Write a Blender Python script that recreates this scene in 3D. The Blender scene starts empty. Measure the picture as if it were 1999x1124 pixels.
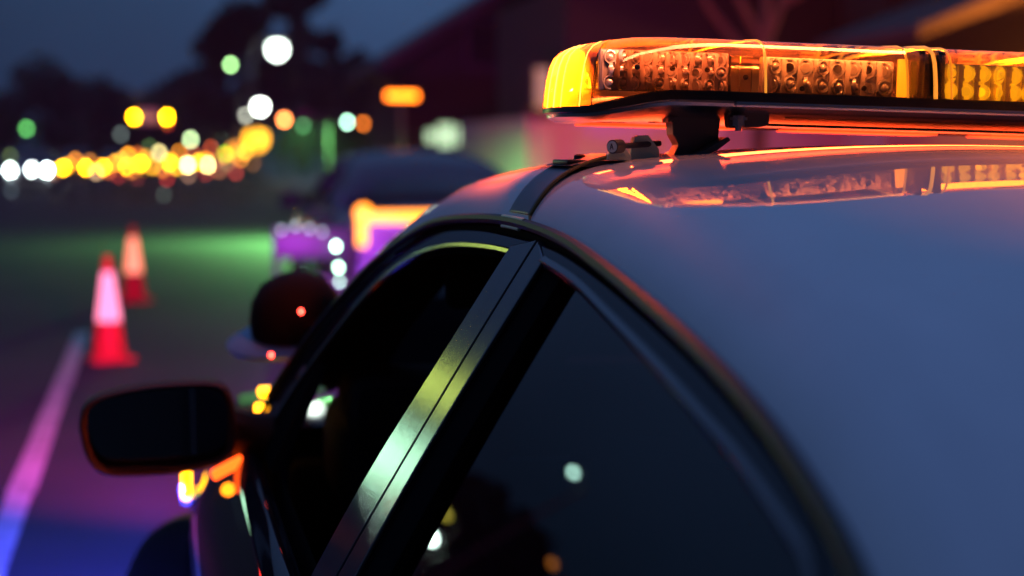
import bpy, bmesh, math, random
from mathutils import Vector, Matrix, noise
random.seed(7)
SC = bpy.context.scene
COL = SC.collection

# ------------------------------------------------------------------ camera
cam_d = bpy.data.cameras.new("camera")
cam = bpy.data.objects.new("camera", cam_d)
COL.objects.link(cam)
cam.location = (-1.05, -1.75, 1.456)
cam.rotation_euler = (math.radians(90 - 5.086), 0, math.radians(-13.084))
cam_d.sensor_width = 36
cam_d.lens = 54.03
cam_d.clip_start = 0.05
cam_d.clip_end = 3000
cam_d.dof.use_dof = True
cam_d.dof.focus_distance = 1.80
cam_d.dof.aperture_fstop = 2.35
cam_d.dof.aperture_ratio = 1.1
SC.camera = cam

# ------------------------------------------------------------------ dusk sky
W = bpy.data.worlds.new("World")
SC.world = W
W.use_nodes = True
nt = W.node_tree
for n in list(nt.nodes):
    nt.nodes.remove(n)
wout = nt.nodes.new("ShaderNodeOutputWorld")
bg = nt.nodes.new("ShaderNodeBackground")
tc = nt.nodes.new("ShaderNodeTexCoord")
sep = nt.nodes.new("ShaderNodeSeparateXYZ")
ramp = nt.nodes.new("ShaderNodeValToRGB")
nt.links.new(tc.outputs["Generated"], sep.inputs[0])
nt.links.new(sep.outputs["Z"], ramp.inputs[0])
cr = ramp.color_ramp
cr.elements[0].position = 0.0
cr.elements[0].color = (0.012, 0.026, 0.064, 1)
cr.elements[1].position = 1.0
cr.elements[1].color = (0.150, 0.270, 0.680, 1)
for p, c in ((0.10, (0.019, 0.044, 0.100, 1)), (0.35, (0.066, 0.135, 0.330, 1))):
    e = cr.elements.new(p)
    e.color = c
sky_noise = nt.nodes.new("ShaderNodeTexNoise")          # soft thin cloud
sky_noise.inputs["Scale"].default_value = 2.2
sky_noise.inputs["Detail"].default_value = 3
mr = nt.nodes.new("ShaderNodeMapRange")
mr.inputs["From Min"].default_value = 0.3
mr.inputs["From Max"].default_value = 0.7
mr.inputs["To Min"].default_value = 0.75
mr.inputs["To Max"].default_value = 1.25
nt.links.new(tc.outputs["Generated"], sky_noise.inputs["Vector"])
nt.links.new(sky_noise.outputs["Fac"], mr.inputs["Value"])
# a wide residual glow towards the place where the sun went down (ahead, right)
vm = nt.nodes.new("ShaderNodeVectorMath")
vm.operation = 'DOT_PRODUCT'
vm.inputs[1].default_value = (0.150, 0.985, 0.085)
nt.links.new(tc.outputs["Generated"], vm.inputs[0])
mr3 = nt.nodes.new("ShaderNodeMapRange")
mr3.inputs["From Min"].default_value = -1.0
nt.links.new(vm.outputs["Value"], mr3.inputs["Value"])
mr2 = nt.nodes.new("ShaderNodeFloatCurve")
cv = mr2.mapping.curves[0]
cv.points[0].location = (0, .02); cv.points[1].location = (1, .92)
for p in ((.25, .08), (.5, .24), (.75, .36), (.90, .40), (.965, .40)): cv.points.new(*p)
mr2.mapping.update()
nt.links.new(mr3.outputs[0], mr2.inputs["Value"])
m1 = nt.nodes.new("ShaderNodeMath"); m1.operation = 'MULTIPLY'
nt.links.new(mr.outputs[0], m1.inputs[0]); nt.links.new(mr2.outputs[0], m1.inputs[1])
m2 = nt.nodes.new("ShaderNodeMath"); m2.operation = 'MULTIPLY'
m2.inputs[1].default_value = 2.15                        # sky strength
nt.links.new(m1.outputs[0], m2.inputs[0])
nt.links.new(ramp.outputs[0], bg.inputs["Color"])
nt.links.new(m2.outputs[0], bg.inputs["Strength"])
nt.links.new(bg.outputs[0], wout.inputs["Surface"])

SC.view_settings.view_transform = 'Standard'
SC.view_settings.look = 'None'
SC.view_settings.exposure = 0
SC.view_settings.gamma = 1
SC.cycles.use_denoising = True
SC.cycles.sample_clamp_indirect = 4
SC.cycles.max_bounces = 8
SC.cycles.transparent_max_bounces = 16
SC.cycles.caustics_reflective = False
SC.cycles.caustics_refractive = False

# ------------------------------------------------------------------ helpers
def mat(name, col=(.5, .5, .5), rough=.5, metal=0, coat=0, coatr=.03, emit=None, es=0, spec=.5, bump=None, var=None, sample=True):
    m = bpy.data.materials.new(name)
    m.use_nodes = True
    t = m.node_tree
    b = t.nodes["Principled BSDF"]
    b.inputs["Base Color"].default_value = (*col, 1)
    b.inputs["Roughness"].default_value = rough
    b.inputs["Metallic"].default_value = metal
    b.inputs["Coat Weight"].default_value = coat
    b.inputs["Coat Roughness"].default_value = coatr
    b.inputs["Specular IOR Level"].default_value = spec
    if emit:
        b.inputs["Emission Color"].default_value = (*emit, 1)
        b.inputs["Emission Strength"].default_value = es
        if not sample:
            m.cycles.emission_sampling = 'NONE'
    co = None
    if bump or var:
        co = t.nodes.new("ShaderNodeTexCoord")
    if bump:                                            # (scale, strength)
        n = t.nodes.new("ShaderNodeTexNoise")
        n.inputs["Scale"].default_value = bump[0]
        n.inputs["Detail"].default_value = 4
        bn = t.nodes.new("ShaderNodeBump")
        bn.inputs["Strength"].default_value = bump[1]
        bn.inputs["Distance"].default_value = .002 if len(bump) < 3 else bump[2]
        t.links.new(co.outputs["Object"], n.inputs["Vector"])
        t.links.new(n.outputs["Fac"], bn.inputs["Height"])
        t.links.new(bn.outputs[0], b.inputs["Normal"])
    if var:                                             # (scale, other colour)
        n = t.nodes.new("ShaderNodeTexNoise")
        n.inputs["Scale"].default_value = var[0]
        n.inputs["Detail"].default_value = 6
        mx = t.nodes.new("ShaderNodeMix"); mx.data_type = 'RGBA'
        mx.inputs["A"].default_value = (*col, 1)
        mx.inputs["B"].default_value = (*var[1], 1)
        mp = t.nodes.new("ShaderNodeMapRange")
        mp.inputs["From Min"].default_value = .38
        mp.inputs["From Max"].default_value = .62
        t.links.new(co.outputs["Object"], n.inputs["Vector"])
        t.links.new(n.outputs["Fac"], mp.inputs["Value"])
        t.links.new(mp.outputs[0], mx.inputs["Factor"])
        t.links.new(mx.outputs["Result"], b.inputs["Base Color"])
    return m

def sheet_glass(name, tint, trans_mix=0.0, trans_col=(1, .5, .1), ior=1.5, rough=0.0):
    """thin pane: Fresnel reflection over a tinted see-through sheet"""
    m = bpy.data.materials.new(name)
    m.use_nodes = True
    t = m.node_tree
    for n in list(t.nodes):
        t.nodes.remove(n)
    o = t.nodes.new("ShaderNodeOutputMaterial")
    tr = t.nodes.new("ShaderNodeBsdfTransparent")
    tr.inputs[0].default_value = (*tint, 1)
    gl = t.nodes.new("ShaderNodeBsdfGlossy")
    gl.inputs["Roughness"].default_value = rough
    fr = t.nodes.new("ShaderNodeFresnel")
    fr.inputs["IOR"].default_value = ior
    mx = t.nodes.new("ShaderNodeMixShader")
    src = tr
    if trans_mix:
        tl = t.nodes.new("ShaderNodeBsdfTranslucent")
        tl.inputs[0].default_value = (*trans_col, 1)
        m3 = t.nodes.new("ShaderNodeMixShader")
        m3.inputs[0].default_value = trans_mix
        t.links.new(tr.outputs[0], m3.inputs[1])
        t.links.new(tl.outputs[0], m3.inputs[2])
        src = m3
    t.links.new(fr.outputs[0], mx.inputs[0])
    t.links.new(src.outputs[0], mx.inputs[1])
    t.links.new(gl.outputs[0], mx.inputs[2])
    t.links.new(mx.outputs[0], o.inputs[0])
    return m

def mesh_data(name, V, Fs, smooth=True, sharp=None):
    me = bpy.data.meshes.new(name)
    me.from_pydata([tuple(v) for v in V], [], Fs)
    me.validate()
    bm = bmesh.new(); bm.from_mesh(me)
    bmesh.ops.recalc_face_normals(bm, faces=bm.faces)
    bm.to_mesh(me); bm.free()
    if smooth:
        me.polygons.foreach_set("use_smooth", [True] * len(me.polygons))
        if sharp is not None:
            me.set_sharp_from_angle(angle=math.radians(sharp))
    return me

def ob(name, data, m=None, parent=None, **props):
    o = bpy.data.objects.new(name, data)
    COL.objects.link(o)
    if m is not None and data is not None and not data.materials:
        data.materials.append(m)
    if parent:
        o.parent = parent
    for k, v in props.items():
        o[k] = v
    return o

def thing(name, loc, rot, label, category, group=None):
    o = ob(name, None)
    o.empty_display_size = .2
    o.location = loc
    o.rotation_euler = rot
    o["label"] = label; o["category"] = category
    if group: o["group"] = group
    return o

class G:
    """collects shapes and links them as one mesh object"""
    def __init__(s): s.V = []; s.F = []
    def add(s, V, Fs):
        n = len(s.V)
        s.V += [Vector(v) for v in V]
        s.F += [tuple(i + n for i in f) for f in Fs]
        return s
    def box(s, c, d, M=None):
        cx, cy, cz = c; x, y, z = d[0] / 2, d[1] / 2, d[2] / 2
        V = [Vector((i * x, j * y, k * z)) for i in (-1, 1) for j in (-1, 1) for k in (-1, 1)]
        if M: V = [M @ v for v in V]
        V = [v + Vector(c) for v in V]
        return s.add(V, [(0, 1, 3, 2), (4, 6, 7, 5), (0, 4, 5, 1), (2, 3, 7, 6), (0, 2, 6, 4), (1, 5, 7, 3)])
    def rbox(s, c, d, r, M=None, seg=2):
        bm = bmesh.new()
        bmesh.ops.create_cube(bm, size=1)
        for v in bm.verts: v.co = Vector((v.co.x * d[0], v.co.y * d[1], v.co.z * d[2]))
        bmesh.ops.bevel(bm, geom=bm.edges[:], offset=r, segments=seg, affect='EDGES', profile=.5)
        bm.verts.ensure_lookup_table()
        V = [(M @ v.co if M else v.co) + Vector(c) for v in bm.verts]
        Fs = [tuple(v.index for v in f.verts) for f in bm.faces]
        bm.free()
        return s.add(V, Fs)
    def tube(s, pts, r, n=8, cap=True):
        pts = [Vector(p) for p in pts]
        rr = r if isinstance(r, (list, tuple)) else [r] * len(pts)
        V = []; Fs = []
        d0 = (pts[1] - pts[0]).normalized()
        u = d0.orthogonal().normalized()
        for i, p in enumerate(pts):
            a = pts[max(i - 1, 0)]; b = pts[min(i + 1, len(pts) - 1)]
            d = (b - a).normalized()
            u = (u - d * u.dot(d)).normalized()
            w = d.cross(u)
            for k in range(n):
                t = 2 * math.pi * k / n
                V.append(p + (u * math.cos(t) + w * math.sin(t)) * rr[i])
        for i in range(len(pts) - 1):
            for k in range(n):
                Fs.append((i * n + k, i * n + (k + 1) % n, (i + 1) * n + (k + 1) % n, (i + 1) * n + k))
        if cap:
            Fs.append(tuple(range(n))[::-1]); Fs.append(tuple((len(pts) - 1) * n + k for k in range(n)))
        return s.add(V, Fs)
    def lathe(s, prof, c, M=None, n=24, sx=1, sy=1):
        """prof: (radius, height) pairs round local z"""
        V = []; Fs = []
        for r, h in prof:
            for k in range(n):
                t = 2 * math.pi * k / n
                v = Vector((r * math.cos(t) * sx, r * math.sin(t) * sy, h))
                V.append((M @ v if M else v) + Vector(c))
        m = len(prof)
        for i in range(m - 1):
            for k in range(n):
                Fs.append((i * n + k, i * n + (k + 1) % n, (i + 1) * n + (k + 1) % n, (i + 1) * n + k))
        if prof[0][0] > 1e-6: Fs.append(tuple(range(n))[::-1])
        if prof[-1][0] > 1e-6: Fs.append(tuple((m - 1) * n + k for k in range(n)))
        return s.add(V, Fs)
    def grid(s, fn, nu, nv, closed_u=False):
        V = [fn(i / nu, j / nv) for j in range(nv + 1) for i in range(nu + 1)]
        w = nu + 1
        return s.add(V, [(j * w + i, j * w + i + 1, (j + 1) * w + i + 1, (j + 1) * w + i) for j in range(nv) for i in range(nu)])
    def prism(s, poly, y0, y1):
        """polygon in x,z pushed from y0 to y1"""
        n = len(poly)
        V = [(x, y0, z) for x, z in poly] + [(x, y1, z) for x, z in poly]
        return s.add(V, [tuple(range(n)), tuple(range(2 * n - 1, n - 1, -1))] + [(i, (i + 1) % n, n + (i + 1) % n, n + i) for i in range(n)])
    def data(s, name, base=(0, 0, 0), smooth=True, sharp=35):
        b = Vector(base)
        return mesh_data(name, [v - b for v in s.V], s.F, smooth, sharp)
    def build(s, name, m, parent, base=(0, 0, 0), smooth=True, sharp=35, **props):
        return ob(name, s.data(name, base, smooth, sharp), m, parent, **props)

def bevel(o, w=.002, seg=2):
    md = o.modifiers.new("bevel", 'BEVEL'); md.width = w; md.segments = seg; md.limit_method = 'ANGLE'
    return o
def solid(o, t, off=-1):
    md = o.modifiers.new("thick", 'SOLIDIFY'); md.thickness = t; md.offset = off
    return o
def copy_tree(o, parent=None):
    c = o.copy(); COL.objects.link(c); c.parent = parent
    for ch in list(o.children): copy_tree(ch, c)
    return c
def interp(tab, y):
    if y <= tab[0][0]:
        a, b = tab[0], tab[1]
    elif y >= tab[-1][0]:
        a, b = tab[-2], tab[-1]
    else:
        for a, b in zip(tab, tab[1:]):
            if a[0] <= y <= b[0]: break
    return a[1] + (b[1] - a[1]) * (y - a[0]) / (b[0] - a[0])
def smooth_poly(pts, n):
    """Catmull-Rom through the points, resampled evenly to n"""
    P = [Vector(p) for p in pts]
    out = []
    for i in range(len(P) - 1):
        p0 = P[max(i - 1, 0)]; p1 = P[i]; p2 = P[i + 1]; p3 = P[min(i + 2, len(P) - 1)]
        for k in range(12):
            t = k / 12
            out.append(.5 * ((2 * p1) + (p2 - p0) * t + (2 * p0 - 5 * p1 + 4 * p2 - p3) * t * t + (3 * p1 - p0 - 3 * p2 + p3) * t ** 3))
    out.append(P[-1])
    L = [0]
    for a, b in zip(out, out[1:]): L.append(L[-1] + (b - a).length)
    res = []; j = 0
    for k in range(n):
        s_ = L[-1] * k / (n - 1)
        while j < len(L) - 2 and L[j + 1] < s_: j += 1
        f = (s_ - L[j]) / max(L[j + 1] - L[j], 1e-9)
        res.append(out[j].lerp(out[j + 1], min(max(f, 0), 1)))
    return res

TH = math.radians(1.4)                                   # the shoulder leans to the right
PIV = Vector((-.62, 0, 1.374))
def c2w(p):
    d = Vector(p) - PIV
    return PIV + Vector((math.cos(TH) * d.x + math.sin(TH) * d.z, d.y, -math.sin(TH) * d.x + math.cos(TH) * d.z))
# powers of the lamps and added lights below (W), sleeve glow, haze density
LP_FRONT, LP_END, LP_TOP, LP_REAR, LP_SPILL, LP_UNDER = 260, 6, 15.0, 80, .34, 6
LP_PIL = 820
LP_BLUE, LP_RED, LP_SIDE, LP_RED2, LP_BLUE2, LP_RED3 = 5200, 3900, 1900, 1800, 420, 1100
ES_SLEEVE, LP_GRN, LP_WALL, HAZE = 1.7, 1150, 1300, .0004
# ------------------------------------------------------------------ materials
M_roof = mat("white roof paint", (.66, .67, .70), .6, spec=.15, coat=1, coatr=.015, bump=(260, .02, .0004), var=(7, (.61, .62, .65)))
M_black = mat("black car paint", (.007, .008, .014), 1, coat=.7, coatr=.02, spec=0)
M_satin = mat("satin pillar cover", (.040, .042, .056), .19, spec=.6, bump=(1400, .05, .0003))
M_rubber = mat("rubber seal", (.008, .008, .009), .8, spec=0)
M_railm = mat("drip rail coating", (.012, .012, .013), .45, spec=.25)
M_gloss = mat("gloss black trim", (.02, .02, .022), .16, spec=.8)
M_inner = mat("dark cabin cloth", (.010, .010, .012), .95, spec=.05, bump=(500, .4))
M_plastic = mat("black plastic", (.012, .012, .013), .5, bump=(900, .1))
M_glass = sheet_glass("tinted window glass", (.07, .08, .10), ior=1.52)
M_wind = sheet_glass("clear windscreen glass", (.80, .84, .84), ior=1.5)
M_mhouse = mat("textured mirror housing", (.024, .02, .02), .6, spec=.2, bump=(700, .2))
M_mirror = mat("mirror glass", (.55, .58, .6), .02, metal=1)
M_steel = mat("dull steel", (.42, .42, .42), .32, metal=1, bump=(300, .15))
M_alu = mat("brushed aluminium", (.62, .63, .66), .30, metal=1)
M_zinc = mat("zinc plated steel", (.66, .74, .50), .5, metal=.25, bump=(500, .4))
M_tyre = mat("tyre rubber", (.012, .012, .012), .75, bump=(80, .5))
M_chrome = mat("chrome", (.75, .75, .76), .08, metal=1)

AMBER = (1.0, .20, .004)

# ------------------------------------------------------------------ the car
GUT = [(-1.62, .95), (-1.54, 1.01), (-1.42, 1.085), (-1.3, 1.145), (-1.18, 1.196), (-1.059, 1.243), (-.946, 1.272), (-.839, 1.293),
       (-.718, 1.311), (-.571, 1.329), (-.387, 1.349), (-.21, 1.364), (-.003, 1.371), (.2, 1.368), (.44, 1.354),
       (.578, 1.332), (.749, 1.283), (.863, 1.222), (.992, 1.123), (1.062, 1.035), (1.10, .95)]
_g = smooth_poly([(y, z, 0) for y, z in GUT], 160)
GUTS = [(p.x, p.y) for p in _g]
def gz(y): return interp(GUTS, y)
def xs(z):
    h = 1.374 - z
    return .62 + .60 * h - .10 * h * h
def prof(s): return .060 * (1 - math.exp(-s / .03)) + .043 * (1 - (1 - min(s, .62) / .62) ** 2)
XB = [(.20, .88), (.30, .915), (.42, .95), (.58, .968), (.70, .968), (.78, .955), (.84, .928), (.89, .895), (.93, .872)]
_x = smooth_poly([(z, x, 0) for z, x in XB], 60)
XBS = [(p.x, p.y) for p in _x]
def taper(y): return 1 - .10 * max(0, (y - .6) / 2.05) ** 3.2 - .09 * max(0, (-y - .6) / 2.1) ** 3
BELT = [(-2.72, .90), (-2.5, .965), (-1.7, .985), (-1.3, .955), (-.5, .93), (1.1, .925), (1.5, .905), (2.1, .845), (2.5, .76), (2.66, .66)]
def zbelt(y): return interp(BELT, y)

def side_strip(A, B, n, off, th, rows=2, S=None):
    """a curved panel between two (y,z) lines on the side of the cabin, th thick"""
    a = smooth_poly([(y, z, 0) for y, z in A], n); b = smooth_poly([(y, z, 0) for y, z in B], n)
    g = G(); V = []; w = rows + 1
    for lay in (0, 1):
        for i in range(n):
            for j in range(w):
                p = a[i].lerp(b[i], j / rows)
                V.append((-(xs(p.y) + off - lay * th), p.x, p.y))
    F = []; N = n * w
    for i in range(n - 1):
        for j in range(rows):
            q = (i * w + j, i * w + j + 1, (i + 1) * w + j + 1, (i + 1) * w + j)
            F.append(q); F.append(tuple(k + N for k in reversed(q)))
        F.append((i * w, (i + 1) * w, (i + 1) * w + N, i * w + N))
        F.append((i * w + rows, i * w + rows + N, (i + 1) * w + rows + N, (i + 1) * w + rows))
    for i in (0, n - 1):
        for j in range(rows): F.append((i * w + j, i * w + j + 1, i * w + j + 1 + N, i * w + j + N))
    return g.add(V, F)

def line_on_side(P, n, off):
    return [(-(xs(p.y) + off), p.x, p.y) for p in smooth_poly([(y, z, 0) for y, z in P], n)]

F_OUT = [(1.07, .94), (1.045, 1.02), (.985, 1.112), (.86, 1.206), (.745, 1.266), (.575, 1.316), (.44, 1.339), (.2, 1.353), (-.09, 1.354)]
F_IN = [(.94, .94), (.91, 1.04), (.80, 1.165), (.70, 1.240), (.56, 1.291), (.432, 1.315), (.285, 1.329), (.112, 1.3365), (0, 1.338)]
R_OUT = [(-.099, 1.353), (-.21, 1.349), (-.387, 1.334), (-.571, 1.314), (-.718, 1.296), (-.839, 1.277), (-.946, 1.256), (-1.059, 1.226), (-1.2, 1.165), (-1.28, 1.08), (-1.31, .94)]
R_IN = [(-.163, 1.338), (-.31, 1.328), (-.467, 1.310), (-.647, 1.288), (-.786, 1.269), (-.845, 1.261), (-.945, 1.243), (-1.006, 1.228), (-1.07, 1.18), (-1.12, 1.08), (-1.13, .94)]
FB_L = [(.004, 1.345), (.022, 1.21), (.048, 1.10), (.058, 1.02), (.06, .935)]
FB_R = [(-.091, 1.357), (-.079, 1.20), (-.070, 1.10), (-.060, 1.02), (-.052, .935)]
RB_L = [(-.100, 1.357), (-.088, 1.20), (-.079, 1.10), (-.069, 1.02), (-.061, .935)]
RB_R = [(-.163, 1.340), (-.152, 1.23), (-.142, 1.13), (-.138, 1.05), (-.136, .935)]
RR_R = [(-.238, 1.331), (-.234, 1.23), (-.232, 1.13), (-.234, 1.05), (-.236, .935)]

def flip(o, nm=None):
    """mirror copy of a part's mesh to the other side"""
    me = o.data.copy(); 
    for v in me.vertices: v.co.x = -v.co.x
    me.flip_normals()
    c = bpy.data.objects.new(o.name.split('.')[0], me); COL.objects.link(c); c.parent = o.parent
    for md in o.modifiers:
        k = c.modifiers.new(md.name, md.type)
        if md.type == 'BEVEL': k.width = md.width; k.segments = md.segments; k.limit_method = md.limit_method
    return c

def make_car(root, body_m, roof_m, door_m, lamp_m, wheel_turn=0, own=True):
    P = root
    # lower body
    g = G(); ys = [-2.72 + 5.38 * i / 215 for i in range(216)]
    rows = [i / 11 for i in range(12)]; tops = [0, .06, .16, .35, .6, .8, 1]
    V = []; F = []
    for y in ys:
        zb = zbelt(y); t = taper(y); row = []
        e = max(0, (abs(y + .03) - 2.45) / .24)
        for r in rows:
            z0 = .22 + .12 * e
            z = z0 + (zb - z0) * r
            zz = .22 + (.93 - .22) * r
            row.append((-interp(XBS, zz) * t * (1 - .06 * e), y, z))
        xe = -row[-1][0]
        for k, q in enumerate(tops[1:]):
            row.append((-xe * (1 - q), y, zb + .055 * (1 - (1 - q) ** 2.2) * (1 - .4 * e)))
        full = row + [(-x, yy, z) for x, yy, z in reversed(row[:-1])]
        V += full
    w = len(V) // len(ys)
    nr = len(rows)
    for i in range(len(ys) - 1):
        ym = (ys[i] + ys[i + 1]) / 2
        for j in range(w - 1):
            jj = min(j, w - 2 - j)
            if jj >= nr - 1 and -1.56 < ym < 1.12: continue
            zc = sum(V[i * w + j + k][2] for k in (0, 1)) / 2
            if jj < nr - 1 and any((ym - wy) ** 2 + (zc - .33) ** 2 < .375 ** 2 for wy in (1.6, -1.31)): continue
            F.append((i * w + j, i * w + j + 1, (i + 1) * w + j + 1, (i + 1) * w + j))
    F.append(tuple(range(w))); F.append(tuple((len(ys) - 1) * w + k for k in range(w))[::-1])
    g.add(V, F); g.build("body", body_m, P)
    # wheel arch lips and dark liners
    for wy in (1.6, -1.31):
        for s in (-1, 1):
            pts = [(s * (.962 * taper(wy) if math.sin(a) < .5 else .958 * taper(wy)), wy + .372 * math.cos(a), .33 + .372 * math.sin(a)) for a in [math.radians(-12 + 204 * k / 24) for k in range(25)]]
            G().tube(pts, .016, 6).build("wheel_arch", body_m, P)
    # roof skin
    def yf(s): return .70 + .075 * math.sin(min(s, .62) / .62 * math.pi / 2)
    def yr(s):
        q = max(0, min(1, (s - .15) / .12)); return -1.60 + .24 * q * q * (3 - 2 * q)
    def rp(y, s, lift=0):
        zz = gz(y)
        return Vector((-(xs(zz) + .010 - s * (xs(zz) + .010) / .62), y, zz + .004 + prof(s) + lift))
    def roof_fn(u, v, lift=0):
        uu = u * 2 if u <= .5 else (1 - u) * 2
        s = .62 * uu ** 1.8
        y = yr(s) + (yf(s) - yr(s)) * v
        p = rp(y, s, lift)
        if u > .5: p.x = -p.x
        return p
    o = G().grid(roof_fn, 120, 130).build("roof", roof_m, P)
    solid(o, .006)
    o = G().grid(lambda u, v: roof_fn(u, v, -.03) * 1.0 if .03 < u < .97 else roof_fn(u, v, -.012), 30, 30).build("headliner", M_inner, P)
    # rear quarter (sail) panels and windscreen pillars: the skin goes on down
    for nm, m_, y0, y1, s1 in (("windscreen_pillar", body_m, .70, 1.10, .055),):
        def fn(u, v):
            s = s1 * u ** 1.5
            ya = yr(s) if y1 < 0 else y1; yb = y0 if y1 < 0 else yf(s)
            return rp(yb + (ya - yb) * v, s)
        o = G().grid(fn, 14, 30).build(nm, m_, P); solid(o, .006); flip(o)
    # windscreen and rear window, between the pillars
    def pane(ya, yb, s1, bow, ymid_a):
        def fn(u, v):
            y = ya + (yb - ya) * v
            e = rp(y, s1); x = e.x * (1 - 2 * u); k = 1 - (1 - 2 * u) ** 2
            z0 = e.z + k * (.040 * (1 - v) + .03 * v)
            return Vector((x, y + k * (ymid_a + (bow - ymid_a) * v), z0))
        return fn
    G().grid(pane(.712, 1.10, .050, .24, .065), 24, 16).build("windscreen", M_wind, P)
    G().grid(pane(-1.37, -1.60, .20, -.10, -.01), 24, 12).build("rear_window", M_glass, P)
    # drip rails
    pts = [Vector((-(xs(gz(y)) + .0125), y, gz(y) + .001)) for y in [-1.58 + 2.66 * i / 120 for i in range(121)]]
    o = G().tube(pts, .0066, 8).build("drip_rail", M_railm, P); flip(o)
    # doors (left side; the right side is mirrored)
    def lower(ya, yb, off):
        def fn(u, v):
            y = ya + (yb - ya) * u; r = .06 + .94 * v
            zz = .22 + .71 * r
            z = .22 + (zbelt(y) - .22) * r
            return Vector((-interp(XBS, zz) * taper(y) - off, y, z))
        return fn
    def door(nm, out, inn, ya, yb, glassy):
        d = G().grid(lower(ya, yb, .004), 20, 16).build(nm, door_m, P); solid(d, .02, 1)
        fr = side_strip(out, inn, 44, .004, .022, 3).build("window_frame", door_m, d); bevel(fr, .0015, 2)
        bead = G().tube(line_on_side(inn, 60, .002), .0066 if glassy else .0048, 6).build("trim_bead", M_gloss, d)
        n = smooth_poly([(y, z, 0) for y, z in inn], 44)
        ctr = Vector(((ya + yb) / 2, 1.05, 0))
        inner2 = [tuple((p + (Vector((p.x + (ctr.x - p.x) * .018, p.y - .011, 0)) - p)).xy) for p in n]
        ru = side_strip([p.xy[:] for p in n], inner2, 44, -.006, .010, 1).build("rubber_seal", M_rubber, d)
        if glassy:
            def gf(u, v):
                i = u * 43; a = n[int(i)].lerp(n[min(int(i) + 1, 43)], i - int(i))
                y = a.x; zt = a.y
                z = .90 + (zt - .90) * v
                return Vector((-(xs(z) - .014), y, z))
            G().grid(gf, 40, 12).build("window_glass", M_glass, d)
        belt = G().tube([(-interp(XBS, .93) * taper(y) - .008, y, zbelt(y) - .012) for y in [ya + (yb - ya) * k / 20 for k in range(21)]], .009, 6).build("belt_strip", M_chrome, d)
        hy = yb + .16 if ya > yb else yb - .16
        G().rbox((-.985, hy, .80), (.03, .16, .03), .010).build("door_handle", M_gloss, d)
        return d
    fd = door("front_door", F_OUT, F_IN, 1.13, -.052, False)
    rd = door("rear_door", R_OUT, R_IN, -.061, -1.16, True)
    fb = side_strip(FB_L, FB_R, 30, .0065, .02, 3).build("pillar_cover", M_satin, fd); bevel(fb, .0012, 2)
    rb = side_strip(RB_L, RB_R, 30, .0065, .02, 3).build("pillar_cover", M_satin, rd); bevel(rb, .0012, 2)
    rr = side_strip(RB_R, RR_R, 30, -.002, .012, 2).build("pillar_rubber", M_rubber, rd)
    G().tube(line_on_side(RB_R, 30, .004), .003, 6).build("pillar_bead", M_gloss, rd)
    sail = side_strip([(.745, .93), (.80, 1.03), (.865, 1.105)], [(.945, .93), (.93, 1.03), (.885, 1.12)], 12, -.002, .02, 2).build("mirror_sail", M_rubber, fd)
    cp = side_strip(FB_L, RR_R, 20, -.020, .04, 2).build("centre_pillar", M_inner, P); flip(cp)
    for d in (fd, rd):
        c = flip(d); 
        for ch in list(d.children):
            k = flip(ch); k.parent = c
    # mirrors
    def mirror(s):
        h = G()
        out = [(-1.170, .985), (-1.166, 1.015), (-1.150, 1.033), (-1.11, 1.046), (-1.05, 1.056), (-.985, 1.060), (-.945, 1.058), (-.925, 1.044),
               (-.916, 1.01), (-.914, .965), (-.920, .935), (-.945, .918), (-1.0, .906), (-1.06, .902), (-1.12, .903), (-1.145, .915), (-1.162, .945)]
        loop = smooth_poly([(x, z, 0) for x, z in out + [out[0]]], 49)[:-1]
        cx_, cz_ = -1.045, .982
        V = []; F = []
        prof_ = [(.90, .004), (.96, -.004), (1.0, .004), (1.01, .025), (.97, .07), (.84, .11), (.55, .135), (.2, .145)]
        for k, dy in prof_:
            for p in loop: V.append((cx_ + (p.x - cx_) * k, .86 + dy, cz_ + (p.y - cz_) * k))
        n_ = len(loop)
        for i in range(len(prof_) - 1):
            for k in range(n_): F.append((i * n_ + k, i * n_ + (k + 1) % n_, (i + 1) * n_ + (k + 1) % n_, (i + 1) * n_ + k))
        F.append(tuple((len(prof_) - 1) * n_ + k for k in range(n_)))
        h.add(V, F)
        h.tube([(-.93, .93, .965), (-.89, .945, .957), (-.855, .95, .95)], [.045, .038, .045], 10)
        m = h.build("wing_mirror", M_mhouse, P)
        gl = G().add([(cx_ + (p.x - cx_) * .915, .868 - (p.y - cz_) * .24, cz_ + (p.y - cz_) * .915) for p in loop], [tuple(range(n_))]).build("mirror_glass", M_mirror, m)
        if s > 0:
            for q in (m, gl):
                for v in q.data.vertices: v.co.x = -v.co.x
                q.data.flip_normals()
    mirror(-1); mirror(1)
    # wheels
    tp = [(.20, -.10), (.30, -.105), (.325, -.095), (.335, -.07), (.335, .07), (.325, .095), (.30, .105), (.20, .10)]
    for wy, s in ((1.6, -1), (1.6, 1), (-1.31, -1), (-1.31, 1)):
        e = ob("wheel", G().lathe([(.03, -.02), (.19, -.03), (.205, -.09), (.205, .09)], (0, 0, 0), n=28).data("wheel"), M_steel, P)
        e.location = (s * .87, wy, .335)
        e.rotation_euler = (0, math.radians(-90), math.radians(wheel_turn if wy > 0 else 0))
        if s > 0: e.rotation_euler[1] = math.radians(90)
        G().lathe(tp, (0, 0, 0), n=40).build("tyre", M_tyre, e)
    # cabin
    G().rbox((0, .96, .91), (1.48, .36, .20), .05).rbox((-.42, .88, 1.01), (.62, .24, .13), .04).build("dashboard", M_inner, P)
    G().rbox((.02, .70, .99), (.34, .05, .24), .015, Matrix.Rotation(math.radians(-14), 3, 'X')).rbox((.02, .62, .86), (.34, .24, .03), .01).tube([(.05, .66, .40), (.03, .66, .86)], .025, 8).build("computer", M_plastic, P)
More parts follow.
